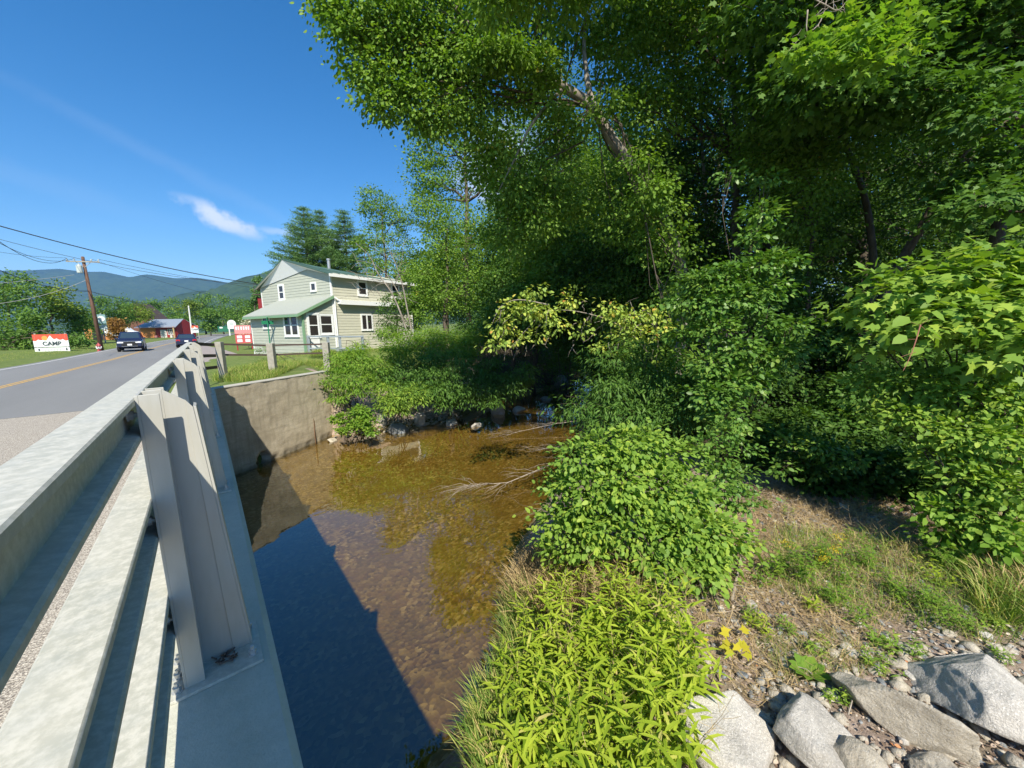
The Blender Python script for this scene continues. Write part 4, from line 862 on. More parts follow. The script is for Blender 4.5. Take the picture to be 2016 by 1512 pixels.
# red and white board sign by the verge
c = D(478.5, 656, 36); g = gz(c[0], c[1]); t = thing('board_sign', 'faded red and white board sign on the verge left of the house', 'sign', (c[0], c[1], g), R(-14))
z1, z0 = (D(478, 640.5, 36)[2]-g), (D(478, 657, 36)[2]-g); w = .66
mb = MB(); mb.box((-w, 0, z0), (w, .06, z1)); mb.build('panel', M_pink, t)
for k, u in enumerate((-.5, -.32, -.1, .1, .3, .48)):
    mb = MB(); mb.box((u-.05, -.012, z1-.42), (u+.05, -.001, z1-.12)); mb.build('lettering', M_white, t)
zz0 = D(478, 676, 36)[2]-g
for (u0, u1, za, zb, m) in ((-w, w, zz0, z0-.06, M_red),): mb = MB(); mb.box((u0, .02, za), (u1, .1, zb)); mb.build('lower_panel', m, t)
for q, (u, v) in enumerate(((-.32, .3), (.32, .3), (-.32, .72), (.32, .72))):
    mb = MB(); zc = zz0+(z0-.06-zz0)*v; mb.box((u-.2, .0, zc-.13), (u+.2, .019, zc+.13)); mb.build('white_patch', M_plate, t)
for s in (-.6, .6): mb = MB(); mb.box((s-.05, .1, -.2), (s+.05, .2, z1)); mb.build('post', M_redw, t)
# street name sign
c = D(526, 628, 24.5); g = gz(c[0], c[1]); t = thing('street_sign', 'green street name sign on thin pole before the porch', 'street sign', (c[0], c[1], g))
mb = MB(); mb.tube([(0, 0, -.2), (0, 0, c[2]-g+.1)], .035, 8); mb.build('pole', M_signg, t)
mb = MB(); mb.prism([(-.06, -.34, c[2]-g-.1), (.06, .34, c[2]-g-.1), (.06, .34, c[2]-g+.12), (-.06, -.34, c[2]-g+.12)], (.02, 0, 0)); mb.build('blade', M_signg, t)
mb = MB(); mb.prism([(-.34, -.06, c[2]-g-.34), (.34, .06, c[2]-g-.34), (.34, .06, c[2]-g-.12), (-.34, -.06, c[2]-g-.12)], (0, .02, 0)); mb.build('blade', M_signg, t)

# ================================================================== TREES, FAR TO NEAR
def rb(cx, cy, rx, ry, d, n, rr, nc, dd=1.0, fz=.8, seed=0, top=None):
    """n blobs scattered in a crown outline"""
    rg = np.random.default_rng(abs(seed+int(cx))); out = []
    for k in range(n):
        a = rg.random()*6.283; q = math.sqrt(rg.random()); x = cx+rx*q*math.cos(a); y = cy+ry*q*math.sin(a)
        r = rr*(.7+.6*rg.random()); dq = d+dd*(rg.random()*2-1); out.append(B(x, y, dq, r, nc, fz))
    return out
def ftree(px, ytop, ybot, rx, d, mat, label, n=8, nc=22, ls=.3, group=None, lpc=18, name='deciduous_tree', trunk_px=None):
    cy = (ytop+ybot)/2; ry = (ybot-ytop)/2; rr = max(rx*.45, 8)
    bl = rb(px, cy, rx*.72, ry*.75, d, n, rr, nc, rx*pxm(d)*.6, .75, seed=int(ytop*3+px))
    bl.append(B(px, ytop+rr*.8, d, rr*.8, nc))
    c = D(px, ybot, d); g = gz(c[0], c[1]); top = D(px, ytop+ry*.5, d)
    return tree(name, label, 'tree', (c[0], c[1], g-.2), (c[0], c[1], top[2]), max(.12, rx*pxm(d)*.05), bl, mat, group, limb_r=.05, twigs=1, seed=abs(int(px)), fillkw=dict(lpc=lpc, cs=rr*pxm(d)*.55, ls=ls, up=.6, droop=.15, flat=.6, shell=.6))
G1 = 'trees across the road'
for a in [(25, 532, 668, 55, 52, M_far, 'bushy dark green tree at the left edge across the road'), (112, 552, 690, 50, 56, M_faryel, 'yellow green maple above the CAMP sign'),
          (150, 600, 680, 34, 60, M_far, 'darker low tree right of the CAMP sign'), (-40, 560, 690, 60, 46, M_far, 'tree cut by the left edge of the photo'),
          (198, 580, 660, 30, 80, M_far, 'tree behind the round shop sign'), (238, 583, 648, 32, 84, M_far, 'light green tree behind the dark blue sport utility vehicle'),
          (272, 592, 640, 22, 96, M_faryel, 'narrow pale tree beside the store roof'), (60, 610, 712, 40, 46, M_far, 'low leafy tree touching the left side of the CAMP sign')]:
    ftree(*a, group=G1)
ftree(225, 628, 662, 17, 68, M_rust, 'small rusty orange tree between the utility pole and the store', group=G1, n=6)
bl = [B(x, y, 44, r, 26, .8) for x, y, r in ((0, 680, 34), (30, 690, 26), (-40, 690, 30), (60, 698, 16), (140, 672, 16), (8, 650, 30), (160, 668, 12))]
c = D(10, 712, 44); t = tree('roadside_shrub', 'dark leafy shrubbery along the verge left of the CAMP sign', 'shrub', (c[0], c[1], gz(c[0], c[1])), D(10, 660, 44), .08, bl, M_far, twigs=2, fillkw=dict(lpc=20, cs=.8, ls=.24))
G2 = 'trees at the end of the road'
k = 0
for px, yt, yb, rx, d, m in [(300, 592, 655, 24, 150, M_far), (338, 585, 652, 26, 165, M_far), (372, 588, 652, 24, 150, M_faryel), (405, 576, 650, 30, 160, M_far), (440, 580, 650, 26, 150, M_far), (472, 585, 650, 26, 140, M_far), (500, 590, 648, 24, 120, M_far),
                             (415, 610, 655, 22, 120, M_far), (250, 600, 650, 24, 130, M_far), (355, 620, 655, 20, 130, M_far)]:
    lab = ['rounded tree behind the store roof ridge', 'broad tree behind the thin pale pole', 'yellowish tree right of the pale pole', 'tallest round tree where the road bends', 'dense tree above the green dumpster', 'dark tree above the arched sign',
           'tree just left of the house porch', 'low bushy tree behind the dumpster', 'tree behind the brown barn gable', 'low tree at the right end of the store'][k]; k += 1
    ftree(px, yt, yb, rx, d, m, lab, ls=.55, nc=20, group=G2, n=7)
ftree(508, 545, 640, 16, 44, M_pine, 'slim dark green evergreen squeezed behind the left house eave', n=8, ls=.2)
G3 = 'background forest trees'
names3 = ['first tree right of the house roof in the wood behind', 'tree behind the dead-branched sapling', 'dark tree filling the gap over the knotweed', 'tall tree far behind the leaning pale trunk', 'dim tree deep behind the yellowing branch',
          'dim tree deep behind the glossy shrub', 'tree deep in the wood above the twig pile', 'dim tree behind the forked dark trunk', 'tree deep behind the broad maple leaves', 'dim tree at the right edge deep in the wood', 'outermost tree beyond the right edge of the wood', 'second tree beyond the right edge of the wood']
for k, (px, yt, yb, rx, d) in enumerate([(880, 430, 660, 75, 46), (800, 500, 660, 55, 50), (990, 350, 670, 100, 42), (1100, 100, 650, 130, 40), (1240, 250, 690, 130, 34), (1390, 0, 700, 150, 34), (1540, 200, 720, 150, 30), (1690, 0, 740, 160, 30), (1830, 200, 760, 170, 28), (1980, 0, 780, 180, 27), (2150, 0, 800, 200, 26), (2350, 0, 820, 220, 26)]):
    ftree(px, yt, yb, rx, d, M_dark if k > 2 else M_green, names3[k], n=26, nc=40, ls=.24, lpc=22, group=G3)

def pine(px, ytop, ybot, wpx, d, label, seed):
    rg = np.random.default_rng(seed); b = D(px, ybot, d); g = gz(b[0], b[1]); top = D(px, ytop, d); t = thing('pine_tree', label, 'tree', (b[0], b[1], g), 0, 'pines behind the house')
    mb = MB(); mb.tube(bez((b[0], b[1], g-.3), (b[0], b[1], top[2]), (0, 0, 0), 6), [.3, .27, .22, .16, .1, .03], 8); f = Fol(); H = top[2]-(b[2]); k = 0
    zz = top[2]-.1
    while zz > b[2]:
        fr = (top[2]-zz)/H; L_ = wpx*pxm(d)*(.10+.9*min(1, fr*1.5))*(.8+.4*rg.random()); nb = 5 if fr < .25 else 6
        a0 = rg.random()*6.28
        for j in range(nb):
            a = a0+j*6.283/nb+rg.normal(0, .25); l = L_*(.6+.55*rg.random()); e = np.array([b[0]+l*math.cos(a), b[1]+l*math.sin(a), zz+l*(.12+.12*rg.random())])
            mb.tube([(b[0], b[1], zz), (np.array([b[0], b[1], zz])+e)/2-(0, 0, .08*l), e], [.045, .03, .012], 4, cap=False)
            nn = max(3, int(l*5)); tt = np.linspace(.3, 1, nn); P = np.array([b[0], b[1], zz])*(1-tt[:, None])+e*tt[:, None]; P[:, 2] -= .08*l*4*tt*(1-tt)
            kk = 34; C = np.repeat(P, kk, 0)+RNG.normal(size=(nn*kk, 3))*np.array([.30, .30, .10]); A = RNG.normal(size=(nn*kk, 3))*[1, 1, .5]+[math.cos(a)*1.2, math.sin(a)*1.2, .5]
            f.add(*leaves(C, A, RNG.normal(size=(nn*kk, 3))+[0, 0, .5], .22*(.7+.6*RNG.random(nn*kk)), 'lance', np.repeat(RNG.random(nn), kk)*.6+.4*RNG.random(nn*kk)))
        zz -= .62*(.8+.4*rg.random())
    mb.build('trunk', M_bark, t, world=True, smooth=True); f.build('crown', M_pine, t)
pine(612, 418, 570, 62, 52, 'left and broadest of the white pines behind the chimney', 3); pine(642, 424, 570, 52, 56, 'middle pine close behind the left one', 5); pine(688, 424, 570, 60, 54, 'right hand pine behind the house roof ridge', 9)

# mid distance trees right of the house
K = dict(lpc=26, cs=.55, ls=.16, up=.6, droop=.3)
def mtree(label, base, topd, r0, bl, mat, **kw):
    fk = dict(K); fk.update(kw.pop('fk', {})); g = kw.pop('group', None); nm = kw.pop('name', 'deciduous_tree')
    return tree(nm, label, 'tree', base, topd, r0, bl, mat, g, fillkw=fk, **kw)
def gb(px, py, d): c = D(px, py, d); return (c[0], c[1], gz(c[0], c[1])-.2)
bl = [B(x, y, 31, r, n) for x, y, r, n in ((730, 385, 20, 26), (762, 408, 26, 34), (745, 425, 28, 36), (790, 430, 26, 34), (718, 408, 16, 20), (738, 465, 26, 34), (772, 470, 30, 40), (800, 500, 26, 34), (752, 510, 28, 40), (710, 480, 18, 20), (730, 530, 22, 22))]
mtree('light airy locust tree rising above the right half of the house roof', gb(770, 650, 31), D(752, 420, 31), .16, bl, M_green, fk=dict(cs=.5, ls=.15), limb_r=.05)
bl = [B(x, y, 27, r, n) for x, y, r, n in ((830, 250, 34, 44), (880, 235, 40, 50), (840, 300, 36, 46), (900, 310, 44, 50), (830, 350, 34, 40), (880, 370, 40, 44), (930, 270, 44, 50), (835, 400, 30, 36), (955, 340, 44, 44), (990, 270, 50, 50), (1010, 340, 40, 40), (860, 190, 36, 36), (930, 200, 40, 40), (980, 420, 40, 34), (1040, 210, 50, 44))]
mtree('tall deciduous tree with bright and dark leaf tiers against the sky', gb(925, 680, 27), D(915, 240, 27), .24, bl, M_green, fk=dict(cs=.55, ls=.17, lpc=26), limb_r=.07, twigs=4)
bl = [B(x, y, 24, r, n) for x, y, r, n in ((850, 420, 40, 60), (900, 440, 44, 64), (860, 480, 44, 64), (830, 540, 36, 50), (900, 510, 44, 60), (870, 570, 44, 60), (940, 480, 40, 50), (920, 580, 44, 56), (845, 610, 36, 50), (960, 550, 44, 50), (815, 590, 26, 36))]
mtree('olive green spreading tree right of the house with leaves down to the knotweed', gb(880, 670, 24), D(880, 450, 24), .2, bl, M_green, fk=dict(cs=.5, ls=.14), limb_r=.05)
bl = [B(x, y, 25, r, n) for x, y, r, n in ((775, 590, 22, 40), (768, 620, 26, 46), (800, 600, 24, 40), (790, 640, 26, 40), (760, 650, 18, 26))]
mtree('dark rounded shrub against the right end of the house', gb(785, 670, 25), D(780, 600, 25), .08, bl, M_dark, fk=dict(cs=.35, ls=.1), name='rounded_shrub')
# bare pale sapling in front of the house
c = D(842-40, 678, 21.5); sp = thing('bare_sapling', 'pale nearly leafless sapling with fine branches before the right end of the house', 'tree', (c[0], c[1], gz(c[0], c[1])))
mb = MB(); P = lambda x, y, d=21.5: D(x, y, d)
for path, r0 in (((( 808, 678), (790, 620), (770, 575), (745, 540), (728, 505), (700, 478)), .06), (((812, 660), (800, 600), (792, 560), (775, 510), (752, 470)), .05), (((792, 590), (765, 545), (735, 520), (700, 512)), .03), (((778, 560), (790, 520), (795, 480)), .025), (((770, 560), (745, 560), (715, 585)), .02)):
    pts = cr([P(*q) for q in path]); n = len(pts); mb.tube(pts, [r0*(1-.8*i/(n-1)) for i in range(n)], 6)
rg = np.random.default_rng(4)
for k in range(46):
    x0 = 700+100*rg.random(); y0 = 480+110*rg.random(); x0 = max(x0, 690+.0*y0); a = rg.normal(-2.2, .9); L_ = 14+26*rg.random(); q0 = P(x0, y0, 21.5+rg.normal(0, .4)); q1 = P(x0+L_*math.cos(a), y0+L_*math.sin(a), 21.5+rg.normal(0, .5)); mb.tube(bez(q0, q1, (0, 0, .08), 4, .04), [.014, .011, .008, .005], 4, cap=False)
mb.build('trunk', M_birch, sp, smooth=True, world=True)
f = Fol(); fill(f, [B(740, 500, 21.5, 30, 8), B(780, 520, 21.5, 22, 7)], lpc=10, cs=.3, ls=.09); f.build('crown', M_green, sp)

# big leaning tree whose branches hang over the stream from above
K1 = dict(lpc=30, cs=.40, ls=.105, up=.6, droop=.65, shape='oval', flat=.5, out=.5, shell=.35)
def seg(px, py, d): return D(px, py, d)
tb = gb(1330, 700, 13)
t = thing('leaning_tree', 'large leaning tree with pale sunlit trunk fork and drooping narrow leaves over the stream', 'tree', tb)
mb = MB(); main = [np.array(tb), seg(1345, 560, 12.5), seg(1300, 420, 11.6), seg(1245, 330, 11), seg(1205, 275, 10.6), seg(1165, 210, 10.4), seg(1110, 172, 10.2), seg(1040, 130, 10), seg(985, 115, 9.8), seg(930, 60, 9.6), seg(880, -10, 9.4), seg(820, -90, 9.2)]
mm = cr(main, 3); mb.tube(mm, list(np.interp(np.linspace(0, 11, len(mm)), range(12), [.2, .18, .165, .155, .15, .14, .12, .10, .10, .08, .06, .03])), 12)
for path, r0 in ((((1168, 212, 10.4), (1155, 150, 10.6), (1150, 60, 10.8), (1165, -60, 11)), .1), (((985, 115, 9.8), (940, 85, 9.9), (860, 90, 9.8), (790, 130, 9.6), (760, 200, 9.5)), .06), (((1040, 130, 10), (960, 145, 9.9), (900, 190, 9.8), (850, 240, 9.7)), .05), (((930, 60, 9.6), (860, 20, 9.4), (760, 20, 9.2), (690, 60, 9)), .05), (((880, -10, 9.4), (780, -50, 9.2), (680, -30, 9), (630, 0, 8.9)), .05), (((1110, 172, 10.2), (1050, 240, 10), (1010, 320, 10), (980, 380, 10)), .05), (((860, 90, 9.8), (800, 60, 9.6), (720, 90, 9.4), (690, 135, 9.3)), .035)):
    pts = cr([seg(*q) for q in path]); n = len(pts); mb.tube(pts, [r0*(1-.8*i/(n-1)) for i in range(n)], 8)
blT = [B(x, y, d, r, n, .85) for x, y, d, r, n in (
    (640, 0, 8.9, 26, 16), (672, 28, 9, 28, 22), (690, 70, 9, 26, 20), (720, 30, 9.1, 46, 46), (700, 128, 9.3, 22, 12), (728, 150, 9.3, 28, 24), (745, 205, 9.4, 24, 18), (762, 232, 9.5, 14, 6), (765, 90, 9.4, 50, 52), (780, 160, 9.5, 44, 46), (800, 30, 9.3, 60, 60), (830, 100, 9.6, 56, 56), (820, 210, 9.6, 40, 40),
    (880, 50, 9.6, 64, 60), (880, 150, 9.8, 56, 56), (860, 240, 9.8, 36, 30), (950, 40, 9.8, 66, 60), (940, 130, 10, 60, 50), (930, 220, 10, 52, 46), (1010, 60, 10.2, 66, 56), (1020, 180, 10.6, 60, 50), (990, 290, 10.2, 48, 40), (1000, 370, 10.4, 46, 40), (960, 330, 11, 40, 34), (1080, 60, 10.8, 66, 52), (1090, 270, 11, 50, 44), (1060, 350, 11, 55, 50),
    (1150, 30, 11, 70, 56), (1190, 120, 11.4, 56, 44), (1240, 60, 11.4, 70, 56), (1260, 180, 11.6, 50, 44), (740, -60, 9, 60, 40), (860, -60, 9.4, 70, 50), (980, -70, 10, 80, 50), (1110, -70, 10.6, 80, 50), (1230, -80, 11, 80, 50), (1050, 420, 11, 50, 50), (1120, 400, 11.6, 50, 46), (1000, 470, 11.5, 50, 44), (1290, 410, 10.6, 50, 26), (1330, 480, 10.8, 50, 22), (1270, 480, 11.2, 46, 22), (1350, 560, 11, 46, 20), (1300, 350, 10.6, 40, 16), (1210, 430, 11.4, 50, 26), (1310, 620, 11, 40, 14), (1010, 110, 9.3, 34, 34), (1060, 130, 9.6, 30, 26), (950, 110, 9.2, 34, 34), (1100, 215, 9.9, 22, 12), (1150, 240, 10, 20, 10), (1200, 200, 9.8, 24, 14), (1255, 320, 9.9, 22, 16), (1075, 160, 9.6, 24, 18), (1330, 705, 10.2, 34, 26), (1345, 640, 10.2, 30, 20), (1280, 380, 9.8, 30, 22), (960, -20, 7.6, 60, 30), (1040, -60, 7.3, 70, 36), (1120, -30, 7.8, 60, 30), (1200, -90, 7.6, 80, 40), (1010, -150, 6.6, 90, 36), (1150, -190, 6.6, 90, 36), (1290, -160, 7, 90, 36))]
mb.build('trunk', M_birch, t, smooth=True, world=True); mb = MB(); limbs(mb, main[4:], blT[::2], .022, 6, 3); mb.build('limbs', M_bark, t, smooth=True, world=True)
f = Fol(); fill(f, blT, **K1); f.build('crown', M_green, t)

# forest along the right bank: each tree with its own crown
def wood(label, px, dbase, lean, top, bl, mat, seed=1, r0=.16, fk={}, tw=4):
    b = gb(px, 800, dbase); kk = dict(lpc=28, cs=.5, ls=.12, up=.7, droop=.45, flat=.5); kk.update(fk)
    return tree('forest_tree', label, 'tree', b, top, r0, bl, mat, 'trees of the right bank wood', fillkw=kk, limb_r=.045, twigs=tw, seed=seed, wob=.15)
R_ = lambda *a: [B(*q) for q in a]
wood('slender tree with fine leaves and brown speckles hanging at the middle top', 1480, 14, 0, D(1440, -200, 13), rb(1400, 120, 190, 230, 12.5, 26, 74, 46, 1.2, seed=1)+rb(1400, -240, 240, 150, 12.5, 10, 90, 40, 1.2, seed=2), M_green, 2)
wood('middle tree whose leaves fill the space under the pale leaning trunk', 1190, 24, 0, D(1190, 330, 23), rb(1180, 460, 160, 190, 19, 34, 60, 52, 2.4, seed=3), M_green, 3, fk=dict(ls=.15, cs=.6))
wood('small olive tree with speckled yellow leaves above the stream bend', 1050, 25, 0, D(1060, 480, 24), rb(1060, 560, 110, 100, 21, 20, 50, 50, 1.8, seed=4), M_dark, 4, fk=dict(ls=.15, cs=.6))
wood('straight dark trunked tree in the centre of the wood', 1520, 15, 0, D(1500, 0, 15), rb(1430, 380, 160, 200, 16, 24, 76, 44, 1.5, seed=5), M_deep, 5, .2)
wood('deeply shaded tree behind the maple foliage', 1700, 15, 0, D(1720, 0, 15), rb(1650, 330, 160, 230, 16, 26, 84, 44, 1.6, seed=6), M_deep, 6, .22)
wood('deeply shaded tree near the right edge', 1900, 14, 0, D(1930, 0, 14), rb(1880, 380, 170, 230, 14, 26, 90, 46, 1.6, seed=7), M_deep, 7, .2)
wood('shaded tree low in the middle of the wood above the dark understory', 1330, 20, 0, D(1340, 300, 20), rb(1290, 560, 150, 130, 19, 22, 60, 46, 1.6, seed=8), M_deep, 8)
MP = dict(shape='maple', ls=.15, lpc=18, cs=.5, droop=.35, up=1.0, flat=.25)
wood('big maple with translucent lobed leaves overhanging the top right', 1960, 11, 0, D(1990, 0, 9.5), rb(1700, 90, 230, 130, 9, 26, 80, 34, 1.0, .45, seed=9)+rb(1750, -180, 300, 120, 8.4, 22, 110, 32, 1.0, .5, seed=10), M_dark, 9, .22, MP, 3)  # dark leaf colour stands in for the canopy's under-lit shade
wood('maple at the right edge with lit lobed leaves high up', 2150, 9, 0, D(2120, 0, 8.5), rb(1950, 180, 110, 240, 8.4, 20, 76, 30, .8, .5, seed=11)+rb(2100, -150, 260, 130, 7.6, 14, 110, 30, .8, .5, seed=12), M_dark, 10, .2, MP, 3)  # same darker leaves, under-lit shade carried by their colour
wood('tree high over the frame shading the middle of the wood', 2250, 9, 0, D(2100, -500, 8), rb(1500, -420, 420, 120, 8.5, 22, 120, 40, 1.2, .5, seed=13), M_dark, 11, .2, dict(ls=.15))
# dark leaning trunks seen between the leaves
for lab, pts, r in (('dark trunk leaning to the upper right in front of the deep shade', [(1700, 700, 11), (1750, 560, 10.8), (1830, 420, 10.5), (1910, 280, 10), (1960, 130, 9.6), (1990, -60, 9.4)], .13),
                    ('forked dark trunk rising left of the leaning one', [(1690, 690, 12), (1720, 560, 12), (1705, 400, 12), (1660, 260, 12), (1640, 60, 12)], .12),
                    ('straight brown trunk behind the glossy shrub', [(1500, 720, 12.5), (1492, 500, 12.5), (1486, 300, 12.5), (1480, 100, 12.5), (1476, -60, 12.5)], .12),
                    ('slim pale birch trunk showing between dark leaves', [(1395, 640, 15), (1390, 420, 15), (1380, 250, 15), (1375, 120, 15)], .08),
                    ('thin twin trunk standing in shade left of the yellowing branch', [(1010, 690, 24), (1008, 560, 24), (1000, 430, 24)], .13)):
    q = [D(*p) for p in pts]; b = gb(pts[0][0], 800, pts[0][2]); q = cr([np.array(b)]+q); n = len(q); t = thing('tree_trunk', lab, 'tree', b, 0, 'trunks in the wood')
    mb = MB(); mb.tube(q, [r*(1.2-.75*i/(n-1)) for i in range(n)], 10); mb.build('trunk', M_birch if 'birch' in lab else M_bark, t, smooth=True, world=True)
    f = Fol(); fill(f, [(np.array(q[-1])+RNG.normal(0, .5, 3), (.9, .9, .6), 16) for _ in range(4)], lpc=24, cs=.4, ls=.12); f.build('crown', M_dark, t)

# ================================================================== NEAR PLANTS
def bush(name, label, cat, base, bl, mat, group=None, stem_r=.02, nst=6, twigs=3, seed=3, bm=None, **fk):
    t = thing(name, label, cat, base, 0, group); mb = MB(); rg = np.random.default_rng(seed); base = np.array(base, float)
    for j, (c, r, n) in enumerate(bl):
        s = base+rg.normal(0, .12, 3)*[1, 1, 0]; dst = np.linalg.norm(np.array(c)-s); path = cr(bez(s, c, (0, 0, .1*dst), 6, .014*dst, seed+j), 2); path = path[::2]
        mb.tube(path, [stem_r*q for q in (1, .85, .7, .55, .42, .3)], 5)
        for q in range(twigs):
            d = rg.normal(size=3); d /= np.linalg.norm(d); e = np.array(c)+d*np.array(r)*.9; mb.tube(bez(path[4], e, (0, 0, .02), 4, .02), [stem_r*.35, stem_r*.28, stem_r*.2, stem_r*.1], 4, cap=False)
    mb.build('stems', bm or M_bark, t, smooth=True, world=True)
    k = dict(lpc=26, cs=.28, ls=.09, shape='oval', up=.9, droop=.35, flat=.4, out=.7, shell=.55); k.update(fk)
    f = Fol(); fill(f, bl, **k); f.build('leaves', mat, t); return t
def gp(px, py, z0=-3.2):
    p = Z(px, py, z0)
    for _ in range(12): p = Z(px, py, .5*p[2]+.5*min(-.6, gz(p[0], p[1])))
    return p
# understory screen inside the wood
G5 = 'dark understory bushes in the wood'; rg = np.random.default_rng(21)
und = [(1150, 720, 30, 90), (1080, 660, 27, 80), (1230, 700, 26, 90), (1120, 690, 21, 50), (1200, 720, 15, 60), (1290, 700, 14, 70), (1250, 780, 11, 60), (1340, 800, 10, 60), (1480, 770, 11, 80), (1580, 740, 12, 90), (1680, 720, 12, 90), (1560, 860, 9.0, 60), (1700, 800, 9.5, 90), (1820, 720, 10, 100), (1640, 640, 14, 90),
       (1930, 760, 9, 110), (2080, 760, 8, 130), (1860, 600, 12, 110), (1500, 600, 13, 80), (1400, 560, 15, 80), (1030, 620, 22, 70), (960, 640, 24, 60), (2050, 560, 10, 130), (1760, 880, 8.6, 70), (1620, 930, 8.4, 40), (1700, 915, 8.0, 56), (1850, 905, 7.6, 60), (1530, 890, 8.2, 44), (1625, 925, 6.9, 34), (1745, 935, 6.7, 38), (1850, 950, 6.4, 34)]
ulab = ['closing the far end of the stream', 'behind the thicket far up the stream', 'behind the fern like bush far back', 'near the stream bend', 'over the far stones', 'left of the glossy shrub', 'overhanging the right water edge', 'behind the centre bush', 'behind the glossy shrub stems', 'low in the deepest shade', 'below the forked trunk', 'at the foot of the deep shade', 'left of the maple foliage', 'behind the maple foliage', 'high in the deep shade',
        'behind the right hand shrubs', 'outside the right edge', 'above the maple foliage', 'directly over the glossy shrub', 'over the right end of the yellowing branch', 'left of the yellowing branch', 'between the olive tree and the stream', 'highest at the right edge', 'over the leaf litter at the edge of the wood', 'lowest sprigs over the dark ground', 'low behind the thin leafy sprigs', 'low behind the berry bush', 'low behind the upright sprigs', 'beside the thin leafy sprigs', 'in the shade left of the berry bush', 'under the berry bush']
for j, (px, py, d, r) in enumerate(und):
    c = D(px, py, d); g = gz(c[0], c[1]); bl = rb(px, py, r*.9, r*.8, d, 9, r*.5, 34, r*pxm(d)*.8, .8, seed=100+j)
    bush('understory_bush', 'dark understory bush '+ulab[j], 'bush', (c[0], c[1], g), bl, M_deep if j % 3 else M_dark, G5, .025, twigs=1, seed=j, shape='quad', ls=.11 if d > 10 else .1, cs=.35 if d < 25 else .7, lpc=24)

# left bank growth
LB = 'bushes on the far bank'
bush('knotweed', 'sunlit yellow green knotweed hanging over the end of the wing wall', 'bush', gp(690, 800, -3.5), R_((668, 715, 16, 24, 40), (700, 712, 16, 26, 46), (735, 722, 16.2, 24, 36), (690, 748, 15.8, 28, 50), (655, 752, 15.6, 15, 20), (722, 757, 16, 26, 44), (700, 690, 16.5, 18, 24), (665, 780, 15.4, 13, 16)), M_lime, LB, shape='lance', ls=.15, lpc=22, cs=.3, droop=.5)
bush('leafy_shrub', 'small bright lime shrub growing among rocks by the wing wall foot', 'bush', gp(715, 850, -4.3), R_((712, 812, 15.2, 16, 30), (722, 830, 15.1, 15, 28), (700, 838, 15, 12, 20), (728, 848, 15, 9, 14), (680, 842, 15, 12, 16), (668, 825, 15, 12, 18)), M_lime, LB, shape='oval', ls=.1, lpc=22, cs=.2)
bush('leafy_shrub', 'green leafy shrub drooping beside the grey slab rock', 'bush', gp(790, 830, -4.2), R_((770, 795, 15.6, 22, 40), (800, 782, 15.6, 24, 44), (785, 802, 15.6, 16, 26), (826, 775, 15.8, 22, 36), (765, 770, 15.8, 20, 30)), M_shrub, LB, shape='lance', ls=.15, cs=.3)
bush('sumac_thicket', 'broad dark green thicket with pinnate leaves filling the shaded far bank', 'bush', gp(900, 800, -3.6), R_((800, 735, 17, 34, 60), (850, 745, 16.8, 36, 66), (900, 752, 16.8, 38, 66), (950, 765, 17, 36, 60), (1000, 760, 17.4, 32, 50), (860, 772, 16.4, 26, 50), (910, 778, 16.5, 24, 44), (830, 770, 16.2, 28, 46), (960, 730, 17.6, 34, 50), (905, 718, 17.6, 34, 56), (850, 708, 17.6, 30, 46), (1030, 735, 18, 28, 36), (762, 742, 16.6, 26, 40), (965, 790, 16.6, 14, 16), (872, 796, 16.2, 12, 16)), M_dark, LB, stem_r=.03, shape='lance', ls=.17, cs=.35, droop=.55, lpc=26)
bush('knotweed', 'bright sunlit knotweed bank right of the house above the dark thicket', 'bush', gp(860, 720, -2.5), R_((775, 690, 19, 22, 36), (805, 672, 20, 26, 44), (845, 668, 20.5, 28, 50), (885, 672, 20.5, 26, 46), (920, 682, 20, 24, 40), (850, 690, 19.4, 28, 46), (900, 700, 19, 24, 36), (790, 710, 18.5, 22, 34), (940, 660, 21, 22, 34), (765, 660, 22, 18, 26)), M_lime, LB, shape='lance', ls=.17, cs=.36, droop=.4)
bush('yard_weed', 'low yellow green weeds at the foot of the wooden deck post', 'bush', gp(715, 700, -1.6), R_((705, 690, 20, 10, 16), (690, 700, 18.5, 10, 14), (660, 702, 17.5, 10, 14), (720, 676, 20, 7, 8)), M_lime, LB, shape='lance', ls=.13, cs=.2, lpc=14, twigs=1)
c = gp(497, 668, -1.5); c = D(494, 668, 38); bush('flowering_shrub', 'cream flowering hydrangea at the left end of the porch', 'bush', (c[0], c[1], gz(c[0], c[1])), R_((492, 640, 38, 14, 34), (484, 655, 38, 9, 20), (497, 662, 38, 12, 24), (500, 628, 38, 8, 16)), M_flower, None, shape='quad', ls=.16, cs=.3, lpc=20, twigs=1)
c = D(575, 692, 21); bush('yard_weed', 'yellow flowering weeds behind the second timber fence post', 'bush', (c[0], c[1], gz(c[0], c[1])), R_((508, 690, 20, 7, 10), (522, 688, 20, 7, 10)), M_lime, LB, shape='lance', ls=.1, cs=.15, lpc=12, twigs=1)

